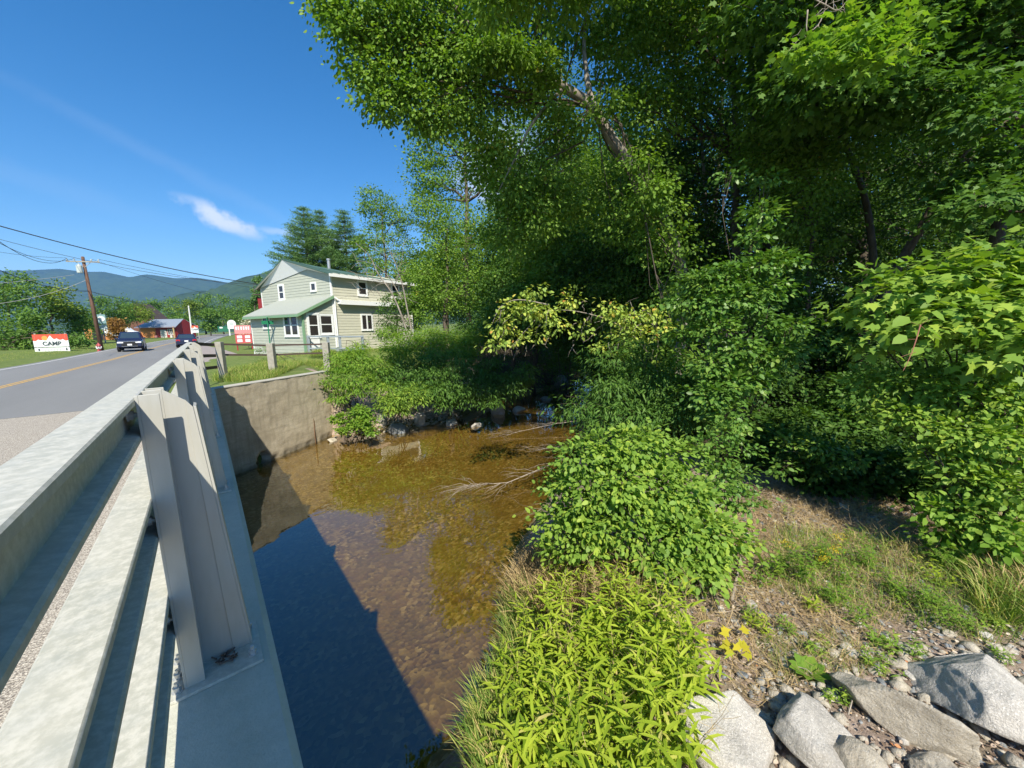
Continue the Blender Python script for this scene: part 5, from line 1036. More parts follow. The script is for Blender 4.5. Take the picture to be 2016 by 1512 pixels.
# yellowing branch tree leaning over the bend
b = gb(1340, 780, 11); t = thing('small_tree', 'leaning small tree with sparse yellowing leaves and pale bare twigs over the stream', 'tree', b)
mb = MB(); P = lambda x, y, d=9.6: D(x, y, d)
for path, r0 in (([np.array(b), P(1290, 720, 10.6), P(1232, 650, 10.2), P(1160, 618, 9.9), P(1080, 612, 9.7), P(1040, 645, 9.6), P(992, 700, 9.5)], .024), ([P(1232, 650, 10.2), P(1240, 620), P(1225, 640), P(1215, 690)], .03), ([P(1080, 600), P(1020, 590), P(985, 605), P(968, 640)], .02), ([P(1232, 650, 10), P(1262, 622), P(1290, 650), P(1270, 690)], .02), ([P(1290, 720, 10.4), P(1296, 660, 10), P(1285, 610, 9.8)], .015)):
    path = cr(path); n = len(path); mb.tube(path, [r0*(1-.85*i/(n-1)) for i in range(n)], 6)
rg = np.random.default_rng(12)
for k in range(70):
    x, y = 975+320*rg.random(), 590+95*rg.random(); a = rg.normal(1.9, .8); L_ = 10+24*rg.random(); q = 9.6+rg.normal(0, .3)
    mb.tube(bez(P(x, y, q), P(x+L_*math.cos(a), y+L_*math.sin(a), q+rg.normal(0, .2)), (0, 0, .03), 4, .015), [.007, .006, .004, .002], 4, cap=False)
mb.build('trunk', M_twig, t, smooth=True, world=True)
f = Fol(); fill(f, R_((1000, 612, 9.6, 24, 13), (1040, 608, 9.6, 26, 16), (985, 640, 9.5, 22, 11), (1075, 622, 9.6, 26, 14), (1010, 665, 9.5, 22, 9), (1100, 640, 9.6, 20, 6), (975, 675, 9.4, 14, 6), (1130, 590, 9.8, 22, 9), (1060, 570, 9.8, 22, 7), (1200, 610, 9.6, 26, 12), (1240, 625, 9.6, 30, 18), (1280, 615, 9.6, 22, 11), (1225, 660, 9.5, 26, 11), (1270, 660, 9.5, 22, 9), (1190, 690, 9.5, 18, 7), (1150, 650, 9.6, 20, 4), (1300, 640, 9.6, 14, 6), (1060, 660, 9.5, 18, 5), (1240, 690, 9.5, 16, 5)),
     lpc=13, cs=.24, ls=.1, shape='oval', up=.9, droop=.5, flat=.5); f.build('crown', M_yel, t)

bush('glossy_shrub', 'tall glossy green shrub with rounded leaves in the middle of the right bank', 'bush', gp(1440, 930, -3), R_((1350, 590, 7.2, 32, 21), (1380, 555, 7.2, 32, 24), (1430, 545, 7.1, 36, 29), (1490, 525, 7, 32, 28), (1535, 515, 7, 21, 14), (1400, 600, 7, 36, 28), (1455, 590, 6.9, 36, 31), (1500, 570, 6.9, 27, 21), (1405, 650, 6.9, 32, 21), (1400, 720, 6.8, 32, 21), (1450, 690, 6.8, 32, 24), (1500, 700, 6.7, 29, 21), (1545, 690, 6.7, 21, 11), (1390, 780, 6.6, 31, 21), (1440, 760, 6.6, 36, 28), (1480, 745, 6.6, 24, 16), (1430, 820, 6.4, 32, 24), (1340, 660, 7.2, 27, 12), (1510, 640, 6.8, 24, 13), (1560, 640, 6.9, 19, 8), (1500, 420, 7.4, 27, 13), (1480, 470, 7.3, 21, 11), (1505, 350, 7.6, 18, 6), (1440, 345, 7.6, 18, 4)), M_gloss, None, .016, seed=8, ls=.088, lpc=24, cs=.24, twigs=3, flat=.3)
bush('fern_bush', 'dark fern like bush spreading over the water at the right bank', 'bush', gp(1300, 880, -3.2), R_((1190, 770, 8.6, 44, 30), (1250, 760, 8.6, 48, 34), (1310, 760, 8.4, 50, 36), (1180, 820, 8, 40, 26), (1240, 820, 7.8, 46, 34), (1300, 830, 7.6, 46, 34), (1130, 800, 8.4, 34, 18), (1350, 820, 7.4, 40, 28), (1260, 700, 9, 44, 24), (1200, 710, 9, 34, 18)), M_dark, None, .02, seed=9, shape='lance', ls=.12, lpc=26, cs=.34, droop=.7)
bush('bank_bush', 'dense bright green bush with pointed leaves at the water edge in the centre', 'bush', gp(1345, 1180), R_((1140, 905, 5.2, 44, 26), (1190, 885, 5.3, 44, 34), (1250, 880, 5.3, 46, 36), (1310, 900, 5.3, 44, 34), (1160, 960, 5.1, 46, 34), (1220, 950, 5, 52, 46), (1290, 960, 5, 54, 50), (1350, 970, 5, 46, 36), (1180, 1030, 5, 44, 32), (1250, 1030, 4.85, 52, 46), (1320, 1040, 4.8, 54, 50), (1390, 1040, 4.8, 48, 44), (1430, 1060, 4.8, 34, 26), (1290, 1090, 4.7, 44, 34), (1360, 1105, 4.65, 44, 40), (1130, 1000, 5.2, 34, 20), (1150, 1070, 5, 28, 14), (1400, 1110, 4.7, 28, 20), (1340, 1140, 4.6, 24, 14), (1098, 955, 5.35, 28, 16), (1092, 1020, 5.3, 26, 14), (1105, 1080, 5.15, 28, 12)), M_shrub, None, .012, seed=10, ls=.078, lpc=20, cs=.2, twigs=2, shell=.62)
bush('climbing_sprigs', 'upright sprigs of small dark green leaves between the centre bush and the wood', 'bush', gp(1440, 1010, -3.1), R_((1390, 870, 5.6, 26, 16), (1420, 900, 5.6, 30, 24), (1450, 935, 5.5, 30, 24), (1410, 950, 5.5, 34, 26), (1455, 985, 5.4, 28, 18), (1430, 850, 5.7, 20, 10), (1460, 880, 5.6, 18, 8)), M_gloss, None, .01, seed=11, ls=.06, lpc=18, cs=.16)
c = gp(1990, 1130, -2.9)
bush('maple_sapling', 'maple sapling with large sunlit lobed leaves at the right', 'tree', gp(1900, 1010, -2.7), R_((1700, 600, 5.4, 46, 14), (1760, 570, 5.2, 54, 20), (1830, 560, 5, 60, 26), (1900, 540, 4.9, 60, 28), (1975, 520, 4.8, 60, 28), (1840, 630, 4.8, 56, 24), (1910, 620, 4.7, 60, 28), (1985, 610, 4.6, 56, 26), (1780, 640, 5, 46, 14), (1950, 690, 4.6, 50, 18), (2040, 560, 4.7, 70, 26), (1720, 660, 5.2, 36, 8), (2030, 660, 4.5, 60, 20)), M_shrub, None, .02, seed=12, shape='maple', ls=.15, lpc=8, cs=.3, up=1.2, droop=.45, flat=.3, out=.5)
bush('berry_bush', 'bright leafy bush with small round leaves cascading down the right edge', 'bush', gp(1980, 1120, -2.8), R_((1760, 760, 5.4, 48, 30), (1820, 770, 5.2, 48, 32), (1880, 760, 5, 50, 34), (1950, 780, 4.8, 54, 40), (2010, 800, 4.7, 50, 36), (1780, 820, 5.1, 34, 16), (1830, 850, 5, 42, 28), (1890, 850, 4.8, 46, 34), (1960, 870, 4.6, 54, 44), (2020, 890, 4.5, 50, 36), (1860, 910, 4.8, 34, 20), (1920, 940, 4.6, 44, 32), (1990, 970, 4.4, 50, 40), (1890, 1000, 4.6, 30, 18), (1950, 1030, 4.4, 40, 26), (1700, 750, 5.6, 34, 14), (1720, 800, 5.5, 26, 8), (2060, 700, 4.8, 60, 30), (1990, 720, 4.9, 46, 24)), M_shrub, None, .014, seed=13, ls=.075, lpc=17, cs=.2)
bush('vine', 'yellow green vine with heart shaped leaves trailing to the ground at the right', 'vine', gp(1930, 1110, -2.9), R_((1840, 1000, 4.7, 22, 10), (1855, 1045, 4.6, 20, 10), (1925, 1075, 4.4, 34, 16), (1985, 1060, 4.2, 34, 16), (1875, 1085, 4.5, 24, 10)), M_lime, None, .008, seed=14, ls=.09, lpc=11, cs=.16)
bush('seedling_group', 'thin leafy sprigs with bare stems on the dark ground at the wood edge', 'bush', gp(1600, 960, -2.9), R_((1560, 880, 6.4, 30, 10), (1610, 870, 6.4, 30, 10), (1640, 900, 6.2, 24, 8), (1540, 920, 6.2, 22, 6), (1690, 905, 6, 20, 5)), M_gloss, None, .008, seed=15, ls=.075, lpc=13, cs=.2)
# hanging sprig with a few large leaves
t = thing('hanging_sprig', 'reddish twig with six large bright heart shaped leaves before the maple', 'sprig', D(1800, 640, 3.9))
mb = MB(); sp_ = [D(1812, 640, 3.95), D(1804, 668, 3.9), D(1795, 695, 3.87), D(1786, 715, 3.85), D(1778, 730, 3.84)]; mb.tube(sp_, [.006, .005, .004, .003, .002], 6)
LF = [(1785, 632, 26), (1838, 622, 24), (1780, 668, 22), (1828, 655, 26), (1812, 692, 22), (1768, 705, 16), (1790, 718, 12)]
for (x, y, r) in LF: mb.tube([sp_[min(4, max(0, int((y-640)/22)))], D(x, y, 3.88)], [.002, .0015], 4, cap=False)
mb.build('twig', plain('red twig', (.3, .12, .08), .6), t, world=True)
f = Fol(); n = len(LF); C = np.array([D(x, y-r*.2, 3.88) for x, y, r in LF]); A = np.array([(RIGHT*(1 if k % 2 else -1)*.9-UP*.5) for k in range(n)]); f.add(*leaves(C-A*.03, A, np.tile(-FWD*.8+np.array([0, 0, .9]), (n, 1))+RNG.normal(0, .2, (n, 3)), np.array([r*1.45*3.9/F for _, _, r in LF]), 'oval', np.full(n, .6))); f.build('leaves', M_lime, t)
# sunlit maple spray and bare twigs hanging at the top
bush('maple_spray', 'sunlit spray of lobed leaves hanging at the upper right', 'branch', D(1780, 120, 7), R_((1620, 120, 6.2, 30, 16), (1680, 90, 6.1, 40, 26), (1730, 60, 6.1, 34, 22), (1760, 95, 6, 24, 12), (1640, 60, 6.3, 24, 12), (1560, 100, 6.4, 26, 12), (1690, 140, 6.1, 26, 12)), M_lime, None, .006, seed=16, shape='maple', ls=.13, lpc=9, cs=.26, up=1.1, flat=.25, droop=.2)
mb = MB(); rg = np.random.default_rng(6); P = lambda x, y, d=6.6: D(x, y, d)
for pth in (((1640, -60), (1625, 10), (1610, 50), (1575, 75), (1545, 110)), ((1625, 10), (1590, -10), (1560, -40)), ((1660, -60), (1670, 0), (1690, 40)), ((1610, 50), (1620, 90), (1615, 130), (1660, 115)), ((1625, 10), (1650, 20), (1672, -5)), ((1590, 20), (1588, 60), (1600, 75))):
    q = cr([P(*a) for a in pth]); n = len(q); mb.tube(q, [.014*(1-.8*i/(n-1)) for i in range(n)], 5)
for k in range(14): x, y = 1560+120*rg.random(), -20+110*rg.random(); a = rg.random()*6.3; mb.tube(bez(P(x, y), P(x+36*math.cos(a), y+36*math.sin(a)), (0, 0, .02), 4, .03), [.006, .005, .004, .002], 4, cap=False)
one('dead_twigs', mb, M_twig, 'bare pale dead twigs hanging from the top edge of the wood', 'twigs', smooth=True)

# ------------------------------------------------------------------ reed clump and grasses on the right bank
def stems_plant(name, label, cat, roots, h, mat, leaf, ls, per, spread=.2, kind=None, stem_m=None, group=None, curve=.2, r=.004, rndlo=0, droop=.6):
    t = None; fo = Fol(); mb = MB(); rg = np.random.default_rng(len(roots)+int(h*100))
    t = thing(name, label, cat, tuple(roots[0]), 0, group)
    for rt in roots:
        hh = h*(.6+.6*rg.random()); a = rg.random()*6.283; lean = spread*hh*rg.random(); tip = np.array(rt)+[lean*math.cos(a), lean*math.sin(a), hh]; pts = bez(rt, tip, (0, 0, 0), 4, .015)
        mb.tube(pts, [r, r*.8, r*.6, r*.3], 4, cap=False)
        n = max(2, int(per*(.7+.6*rg.random()))); tt = np.linspace(.15, 1, n)+rg.normal(0, .02, n); C = np.array(rt)*(1-tt[:, None])+tip*tt[:, None]; ga = a+np.arange(n)*2.4
        A = np.stack([np.cos(ga), np.sin(ga), .55-droop*rg.random(n)], 1); N_ = np.stack([-.5*np.cos(ga), -.5*np.sin(ga), np.ones(n)], 1)
        fo.add(*leaves(C, A, N_, ls*(.6+.6*rg.random(n))*(1.15-.5*np.abs(tt-.5)), leaf, np.clip(rndlo+rg.random(n)*.6+.4*rg.random()-rndlo*.6, 0, 1)))
    mb.build('stems', stem_m or M_grass_stem, t, world=True); fo.build('leaves', mat, t); return t
M_grass_stem = plain('green stem', (.16, .2, .05), .6)
M_dry_stem = plain('dry stem', (.35, .26, .14), .8)
def roots_in(poly, n, seed, z0=-3.3, jit=0):
    rg = np.random.default_rng(seed); P0 = np.array([gp(x, y, z0)[:2] for x, y in poly]); lo, hi = P0.min(0), P0.max(0); out = []
    while len(out) < n:
        p = lo+(hi-lo)*rg.random(2); c = False; j = len(P0)-1
        for i in range(len(P0)):
            if (P0[i][1] > p[1]) != (P0[j][1] > p[1]) and p[0] < (P0[j][0]-P0[i][0])*(p[1]-P0[i][1])/(P0[j][1]-P0[i][1])+P0[i][0]: c = not c
            j = i
        if c: out.append((p[0], p[1], gz(p[0], p[1])-.02))
    return out
stems_plant('reed_clump', 'large clump of bright yellow green bamboo like weeds in the foreground left of the boulders', 'reeds', roots_in([(1010, 1330), (1140, 1240), (1320, 1250), (1390, 1380), (1350, 1512), (1330, 1700), (1060, 1720), (985, 1520)], 300, 1), .62, M_bamboo, 'reed', .185, 13, .45, r=.004)
stems_plant('reed_clump', 'narrow line of yellow green weeds behind the large clump at the centre bush foot', 'reeds', roots_in([(1040, 1190), (1150, 1150), (1300, 1190), (1320, 1250), (1140, 1240), (1030, 1290)], 90, 2), .5, M_bamboo, 'reed', .15, 11, .4)
def grass_patch(name, label, poly, n, h, mat, seed, z0=-3.3, w=1.0, kind='stuff', cat='grass'):
    rt = np.array(roots_in(poly, int(n*1.7), seed, z0)); rg = np.random.default_rng(seed+9); m = len(rt); a = rg.random(m)*6.283; A = np.stack([np.cos(a)*.3, np.sin(a)*.3, np.ones(m)], 1)+rg.normal(0, .2, (m, 3)); N_ = np.stack([np.cos(a), np.sin(a), np.full(m, .3)], 1)
    fo = Fol(); fo.add(*leaves(rt, A, N_, h*(.45+.8*rg.random(m)), 'blade', rg.random(m))); o = fo.build(name, mat, None, False); return tag(o, label, cat, kind=kind)
grass_patch('grass', 'bright green tufts of long grass at the very edge of the water in the foreground', [(930, 1450), (985, 1330), (1030, 1300), (1050, 1420), (1040, 1620), (950, 1650)], 2600, .42, M_grass, 3, -3.9)
grass_patch('grass', 'dry brownish seeding grass between the reed clump and the centre bush', [(985, 1200), (1040, 1100), (1180, 1085), (1290, 1140), (1250, 1200), (1080, 1230)], 3200, .42, M_dry, 4, -3.6)
grass_patch('grass', 'green grass blades growing along the wet bank edge left of the reeds', [(985, 1300), (1000, 1180), (1060, 1170), (1050, 1290), (1020, 1350)], 1200, .34, M_grass, 5, -3.8)
grass_patch('grass', 'tall drying grass at the right edge of the photo', [(1870, 1080), (1940, 1040), (2060, 1040), (2080, 1260), (1930, 1220)], 3600, .34, M_grass, 6, -2.9)
grass_patch('grass', 'thin straw coloured grass stalks at the right edge', [(1890, 1080), (1950, 1050), (2060, 1050), (2080, 1230), (1950, 1200)], 1100, .4, M_dry, 16, -2.9)
grass_patch('grass', 'mixed green grass among the weeds in the middle of the right bank', [(1520, 1040), (1700, 1060), (1880, 1110), (2060, 1240), (1960, 1280), (1700, 1210), (1540, 1180)], 2600, .2, M_grass, 7, -3)
grass_patch('grass', 'sunlit grass on top of the wing wall before the timber fence', [(418, 752), (432, 738), (520, 720), (650, 712), (690, 730), (640, 748), (520, 756)], 15000, .34, M_grass, 8, -1.78)
grass_patch('grass', 'rough grass behind the timber fence in front of the house', [(500, 718), (560, 706), (720, 698), (860, 712), (800, 730), (650, 716)], 8000, .22, M_grass, 9, -1.7)
grass_patch('grass', 'mown grass verge across the road around the CAMP sign', [(-60, 722), (90, 700), (330, 676), (355, 672), (200, 678), (-60, 704)], 14000, .16, M_grass, 10, -1.8)
grass_patch('grass', 'tiny grass shoots between the foreground stones', [(1480, 1260), (1640, 1240), (1740, 1300), (1700, 1340), (1540, 1350)], 700, .12, M_grass, 11, -3.1)
# seed head plants
for lab, (x, y), n_, col in (('tall dried seed stalk at the water side of the centre bush', (1125, 1130), 7, M_dry), ('grey stalk with ragged seed heads among the reeds', (1180, 1230), 4, M_dry)):
    rt = gp(x, y, -3.6); stems_plant('seed_stalk', lab, 'plant', [tuple(np.array(rt)+RNG.normal(0, .05, 3)*[1, 1, 0]) for _ in range(n_)], 1.05 if x < 1150 else .6, col, 'lance', .05, 70, .12, stem_m=M_dry_stem, r=.004, droop=.2)
# weeds, single plants
weeds = [(1535, 1140, .38, 'gold', 'left goldenrod plant in the middle of the right bank'), (1580, 1150, .42, 'gold', 'goldenrod plant with yellow blossom, middle one'), (1620, 1120, .4, 'gold', 'goldenrod with yellow blossom nearest the wood'), (1700, 1120, .3, 'l', 'leafy green weed right of the goldenrods'),
         (1760, 1180, .26, 'l', 'green weed in the dry grass right of the goldenrods'), (1830, 1200, .26, 'l', 'pale green weed above the largest boulder'), (1770, 1040, .32, 't', 'thin upright weed on the leaf litter by the wood'), (1690, 1000, .45, 't', 'thin tall stalk at the shade edge'),
         (1640, 1190, .2, 'l', 'short weed above the plantain'), (1860, 1130, .3, 'l', 'green weed below the trailing vine'), (1960, 1190, .26, 'l', 'green weed at the right edge under the tall grass'), (1800, 1290, .14, 's', 'small rosette left of the largest boulder'), (1740, 1325, .13, 's', 'small rosette above the pointed boulder'),
         (1700, 1300, .13, 's', 'small rosette on the gravel'), (1640, 1385, .13, 's', 'small rosette behind the second boulder'), (1960, 1300, .14, 's', 'small rosette on top of the largest boulder'), (1900, 1240, .16, 's', 'weed rosette behind the largest boulder'), (2000, 1410, .14, 's', 'weed rosette at the right frame edge'), (1480, 1220, .15, 's', 'low weed near the yellow maple seedling'), (1550, 1240, .14, 's', 'low weed in the gravel right of the maple seedling'), (1470, 1000, .26, 't', 'weed in front of the twig pile'), (1560, 1020, .26, 't', 'weed beside the twig pile')]
for (x, y, h, kd, lab) in weeds:
    rt = gp(x, y, -3.1); n_ = {'gold': 12, 'l': 14, 't': 3, 's': 8}[kd]; rts = [tuple(np.array(rt)+RNG.normal(0, .045, 3)*[1, 1, 0]) for _ in range(n_)]
    t = stems_plant('goldenrod' if kd == 'gold' else 'weed', lab, 'plant', rts, h, M_lime if kd in 'gold' else M_shrub, 'lance', {'gold': .085, 'l': .07, 't': .06, 's': .06}[kd], {'gold': 14, 'l': 11, 't': 16, 's': 9}[kd], .5, group='weeds on the right bank', r=.0025)
    if kd == 'gold' and 'blossom' in lab:
        f = Fol(); fill(f, [(np.array(rt)+(RNG.normal(0, .08), RNG.normal(0, .08), h*.98), (.05, .05, .03), 8) for _ in range(2)], lpc=14, cs=.05, ls=.012); f.build('blossom', M_gold, t)
# plantain and yellow maple seedling
t = thing('plantain', 'broad leaved plantain rosette among small stones', 'plant', gp(1590, 1330, -3.1)); f = Fol(); rt = np.array(gp(1590, 1330, -3.1)); n = 11; a = np.arange(n)*2.4
f.add(*leaves(np.tile(rt+(0, 0, .02), (n, 1))+np.stack([np.cos(a)*.02, np.sin(a)*.02, a*0], 1), np.stack([np.cos(a), np.sin(a), .5+a*0], 1), np.tile((0, 0, 1.), (n, 1)), .12+.05*RNG.random(n), 'oval', RNG.random(n))); f.build('leaves', M_lime, t)
t = thing('maple_seedling', 'small yellow maple seedling left of the plantain', 'plant', gp(1440, 1290, -3.2)); f = Fol(); rt = np.array(gp(1440, 1290, -3.2)); n = 13
mb = MB()
C = rt+RNG.normal(0, 1, (n, 3))*[.1, .08, .02]+(0, 0, .13); [mb.tube([rt, c], [.002, .0012], 4) for c in C]; mb.build('stems', M_dry_stem, t, world=True)
f.add(*leaves(C, RNG.normal(0, 1, (n, 3))*[1, 1, .2], np.tile((-.3, -.3, 1.), (n, 1)), .085+.03*RNG.random(n), 'maple', RNG.random(n)*.9)); f.build('leaves', leafmat('leaf bright yellow', [(0, (.42, .42, .03)), (1, (.6, .5, .04))], .35, tcol=(1, 1, .5)), t)

# ------------------------------------------------------------------ rocks
import bmesh
def rock_mesh(name, size, seed, cuts=7, rough=.06, sub=4, mat=None, flat=0):
    rg = np.random.default_rng(seed); bm = bmesh.new(); bmesh.ops.create_icosphere(bm, subdivisions=sub, radius=1)
    V = np.array([v.co[:] for v in bm.verts]); 
    for k in range(cuts):
        n_ = rg.normal(size=3); n_ /= np.linalg.norm(n_); c = .5+.32*rg.random(); dd = V@n_; V = np.where((dd > c)[:, None], V-n_*(dd-c)[:, None]*.985, V)
    if flat: V[:, 2] = np.minimum(V[:, 2], flat+.06*V[:, 0])
    off = rg.random(3)*50
    for i, p in enumerate(V):
        q = Vector(p*1.6+off); V[i] = p*(1+rough*2.2*mnoise.noise(q)+rough*mnoise.noise(q*3.1)+rough*.5*mnoise.noise(q*8))
    V = V*np.array(size)
    for v, p in zip(bm.verts, V): v.co = p
    me = bpy.data.meshes.new(name); bm.to_mesh(me); bm.free(); me.polygons.foreach_set('use_smooth', [True]*len(me.polygons)); me.materials.append(mat or M_rockg)
    return me
def rock(name, label, px, py, z, size, rz, tilt, mat, seed, cuts=7, rough=.05, sub=5, flat=0, group=None, sink=.0, cat='rock'):
    p = gp(px, py, z) if z < 0 and z > -4.4 else Z(px, py, z); me = rock_mesh(name, size, seed, cuts, rough, sub, mat, flat); o = put(name, me)
    o.location = (p[0], p[1], p[2]+size[2]*(.25-sink)); o.rotation_euler = (tilt[0], tilt[1], rz); return tag(o, label, cat, group)
VR = math.atan2(RIGHT[1], RIGHT[0])
rock('boulder', 'pale flat topped granite boulder next to the reeds', 1432, 1455, -3.2, (.42, .42, .28), VR+.1, (.12, 0, 0), M_rockg, 3, 12, .022, flat=.62)
rock('boulder', 'pale triangular boulder, second from the reeds', 1607, 1465, -3.2, (.31, .33, .24), VR+.4, (.1, 0, 0), M_rockg, 14, 12, .03, flat=.7)
rock('boulder', 'long pointed buff boulder lying diagonally', 1790, 1440, -3.1, (.5, .21, .25), VR-.92, (.0, .0, 0), M_rocky, 23, 14, .035)
rock('boulder', 'largest speckled grey boulder at the right edge', 1935, 1385, -3.0, (.56, .44, .3), VR-.5, (.12, .05, 0), M_rockg, 31, 13, .035, flat=.8)
rock('boulder', 'smooth grey boulder cut by the bottom edge between the second and the pointed one', 1680, 1525, -3.2, (.22, .2, .16), VR, (0, 0, 0), M_rocky, 43, 7, .04)
rock('boulder', 'blue grey angular boulder at the lower right edge', 2010, 1440, -3.0, (.16, .18, .14), VR+.3, (0, .1, 0), M_rockb, 52, 8, .05)
rock('boulder', 'small buff boulder cut by the bottom edge at the far right', 1860, 1540, -3.1, (.2, .16, .12), VR, (0, 0, 0), M_rocky, 57, 8, .05)
G6 = 'small stones between the boulders'; srg = np.random.default_rng(9); smesh = []
for k in range(9): smesh.append(rock_mesh('stone', (1, .75, .55), 200+k, 8, .05, 3, [M_rockg, M_rockb, M_rocky][k % 3]))
stones = [(1530, 1375, .075, 2), (1500, 1340, .05, 1), (1565, 1400, .05, 1), (1640, 1375, .055, 0), (1605, 1385, .05, 1), (1700, 1290, .06, 0), (1665, 1285, .055, 1), (1610, 1275, .05, 2), (1760, 1310, .07, 2), (1790, 1330, .06, 0), (1735, 1345, .05, 1), (1790, 1400, .06, 1), (1830, 1420, .055, 1), (1800, 1455, .07, 0), (1720, 1505, .07, 0), (1690, 1230, .06, 0), (1580, 1250, .05, 1), (1650, 1240, .05, 1), (1460, 1330, .06, 1), (1420, 1330, .05, 1), (1390, 1300, .05, 2), (1930, 1250, .07, 0), (1870, 1250, .05, 2), (1990, 1280, .06, 0), (1345, 1300, .06, 2), (1480, 1190, .06, 0), (1420, 1200, .05, 0), (1510, 1120, .05, 1), (1660, 1000, .08, 0), (1690, 985, .05, 1), (1750, 1000, .06, 1), (1820, 1010, .06, 2), (1560, 1070, .05, 0), (1615, 1060, .045, 1), (1720, 1060, .05, 0), (1900, 1200, .05, 1), (1500, 1210, .05, 1), (1380, 1370, .05, 1), (1540, 1300, .05, 1), (1740, 1250, .05, 1)]
adj = {0: 'pale grey', 1: 'blue grey', 2: 'buff'}
def place_word(x, y):
    return ('near the wood edge' if y < 1080 else 'in the middle of the bank' if y < 1230 else 'in the gravel above the boulders' if y < 1350 else 'between the boulders')
seen = {}
for k, (x, y, s, m) in enumerate(stones):
    me = smesh[(k*3) % 9 if m == 0 else (k*3+m) % 9]; me = smesh[3*(k % 3)+m]; o = bpy.data.objects.new('stone', me); COL.objects.link(o); p = gp(x, y, -3.1); o.location = (p[0], p[1], p[2]+s*.15); o.scale = (s*1.2,)*3; o.rotation_euler = (srg.normal(0, .3), srg.normal(0, .3), srg.random()*6.28)
    tag(o, '%s stone the size of a fist %s' % (adj[m], place_word(x, y)), 'stone', '%s %s %s' % (G6, adj[m], place_word(x, y)))
# gravel
def gravel(name, label, poly, n, s0, s1, seed, mat, z0=-3.1):
    rt = roots_in(poly, n, seed, z0); rg = np.random.default_rng(seed); me0 = rock_mesh('g', (1, .8, .6), seed, 7, .04, 1, mat); V0 = np.array([v.co[:] for v in me0.vertices]); F0 = np.array([list(p.vertices) for p in me0.polygons]); bpy.data.meshes.remove(me0)
    VV = []; FF = []
    for k, p in enumerate(rt):
        a = rg.random()*6.28; c, s = math.cos(a), math.sin(a); sc = s0+(s1-s0)*rg.random()**2.2; sh = V0*np.array([1, .6+.6*rg.random(), .6+.5*rg.random()])*sc; VV.append(np.stack([sh[:, 0]*c-sh[:, 1]*s, sh[:, 0]*s+sh[:, 1]*c, sh[:, 2]], 1)+np.array(p)+(0, 0, .02+sc*.2)); FF.append(F0+k*len(V0))
    return tag(put(name, raw_mesh(name, np.concatenate(VV), [np.concatenate(FF)], mat)), label, 'gravel', kind='stuff')
BANK = [(1330, 1240), (1480, 980), (1700, 930), (2000, 980), (2150, 1200), (2200, 1700), (1300, 1900), (1280, 1500)]
gravel('gravel', 'broken grey gravel scattered over the right bank', BANK, 1500, .012, .055, 61, M_rockb); gravel('gravel', 'pale gravel scattered over the right bank', BANK, 900, .012, .05, 62, M_rockg)
# leaf litter and twigs
rt = np.array(roots_in(BANK, 17000, 71)); n = len(rt); f = Fol(); f.add(*leaves(rt+np.stack([np.zeros(n), np.zeros(n), .022+.03*RNG.random(n)], 1), RNG.normal(size=(n, 3))*[1, 1, .15], RNG.normal(0, .35, (n, 3))+[0, 0, 1], .03*(.4+1.2*RNG.random(n)**1.5), 'oval', RNG.random(n))); tag(f.build('leaf_litter', M_litter, None, False), 'brown fallen leaves covering the right bank', 'leaf litter', kind='stuff')
rt = np.array(roots_in([(1350, 1250), (1450, 960), (1640, 950), (1900, 1000), (1700, 1330), (1480, 1400)], 9000, 72)); n = len(rt); f = Fol(); f.add(*leaves(rt+np.stack([np.zeros(n), np.zeros(n), .03+.05*RNG.random(n)], 1), RNG.normal(size=(n, 3))*[1, 1, .12], RNG.normal(0, .3, (n, 3))+[0, 0, 1], .16*(.5+RNG.random(n)), 'blade', RNG.random(n))); tag(f.build('straw_litter', M_dry, None, False), 'dry straw and plant stems matted on the bank', 'leaf litter', kind='stuff')
mb = MB(); rg = np.random.default_rng(77)
for p in roots_in([(1440, 1000), (1500, 970), (1640, 970), (1640, 1020), (1500, 1050)], 90, 73)+roots_in([(1380, 1200), (1450, 1080), (1500, 1080), (1480, 1230), (1420, 1260)], 50, 74)+roots_in(BANK, 150, 75):
    a = rg.normal(.2, .8); L_ = .08+.22*rg.random(); q = np.array(p)+(0, 0, .03+.04*rg.random()); mb.tube(bez(q, q+(L_*math.cos(a), L_*math.sin(a), rg.normal(0, .03)), (0, 0, .02), 4, .012), [.006, .005, .004, .002], 4)
tag(mb.build('twigs', M_twig, None), 'broken dead twigs strewn over the right bank', 'twigs', kind='stuff')
for lab, pts, r in (('pale driftwood stick beside the centre bush', [(1395, 1140), (1430, 1165), (1450, 1160)], .02), ('forked grey root rising from the litter near the centre bush', [(1440, 1190), (1455, 1120), (1465, 1060)], .018), ('thin bent dead stem right of the centre bush', [(1500, 1160), (1480, 1120), (1470, 1070)], .012), ('bleached stick on the gravel by the maple seedling', [(1470, 1320), (1500, 1298)], .008)):
    q = [np.array(gp(x, y, -3.1))+(0, 0, .05) for x, y in pts]; mb = MB(); n = len(q); mb.tube(q, [r*(1-.5*i/max(1, n-1)) for i in range(n)], 7); one('driftwood', mb, M_twig, lab, 'driftwood', smooth=True)

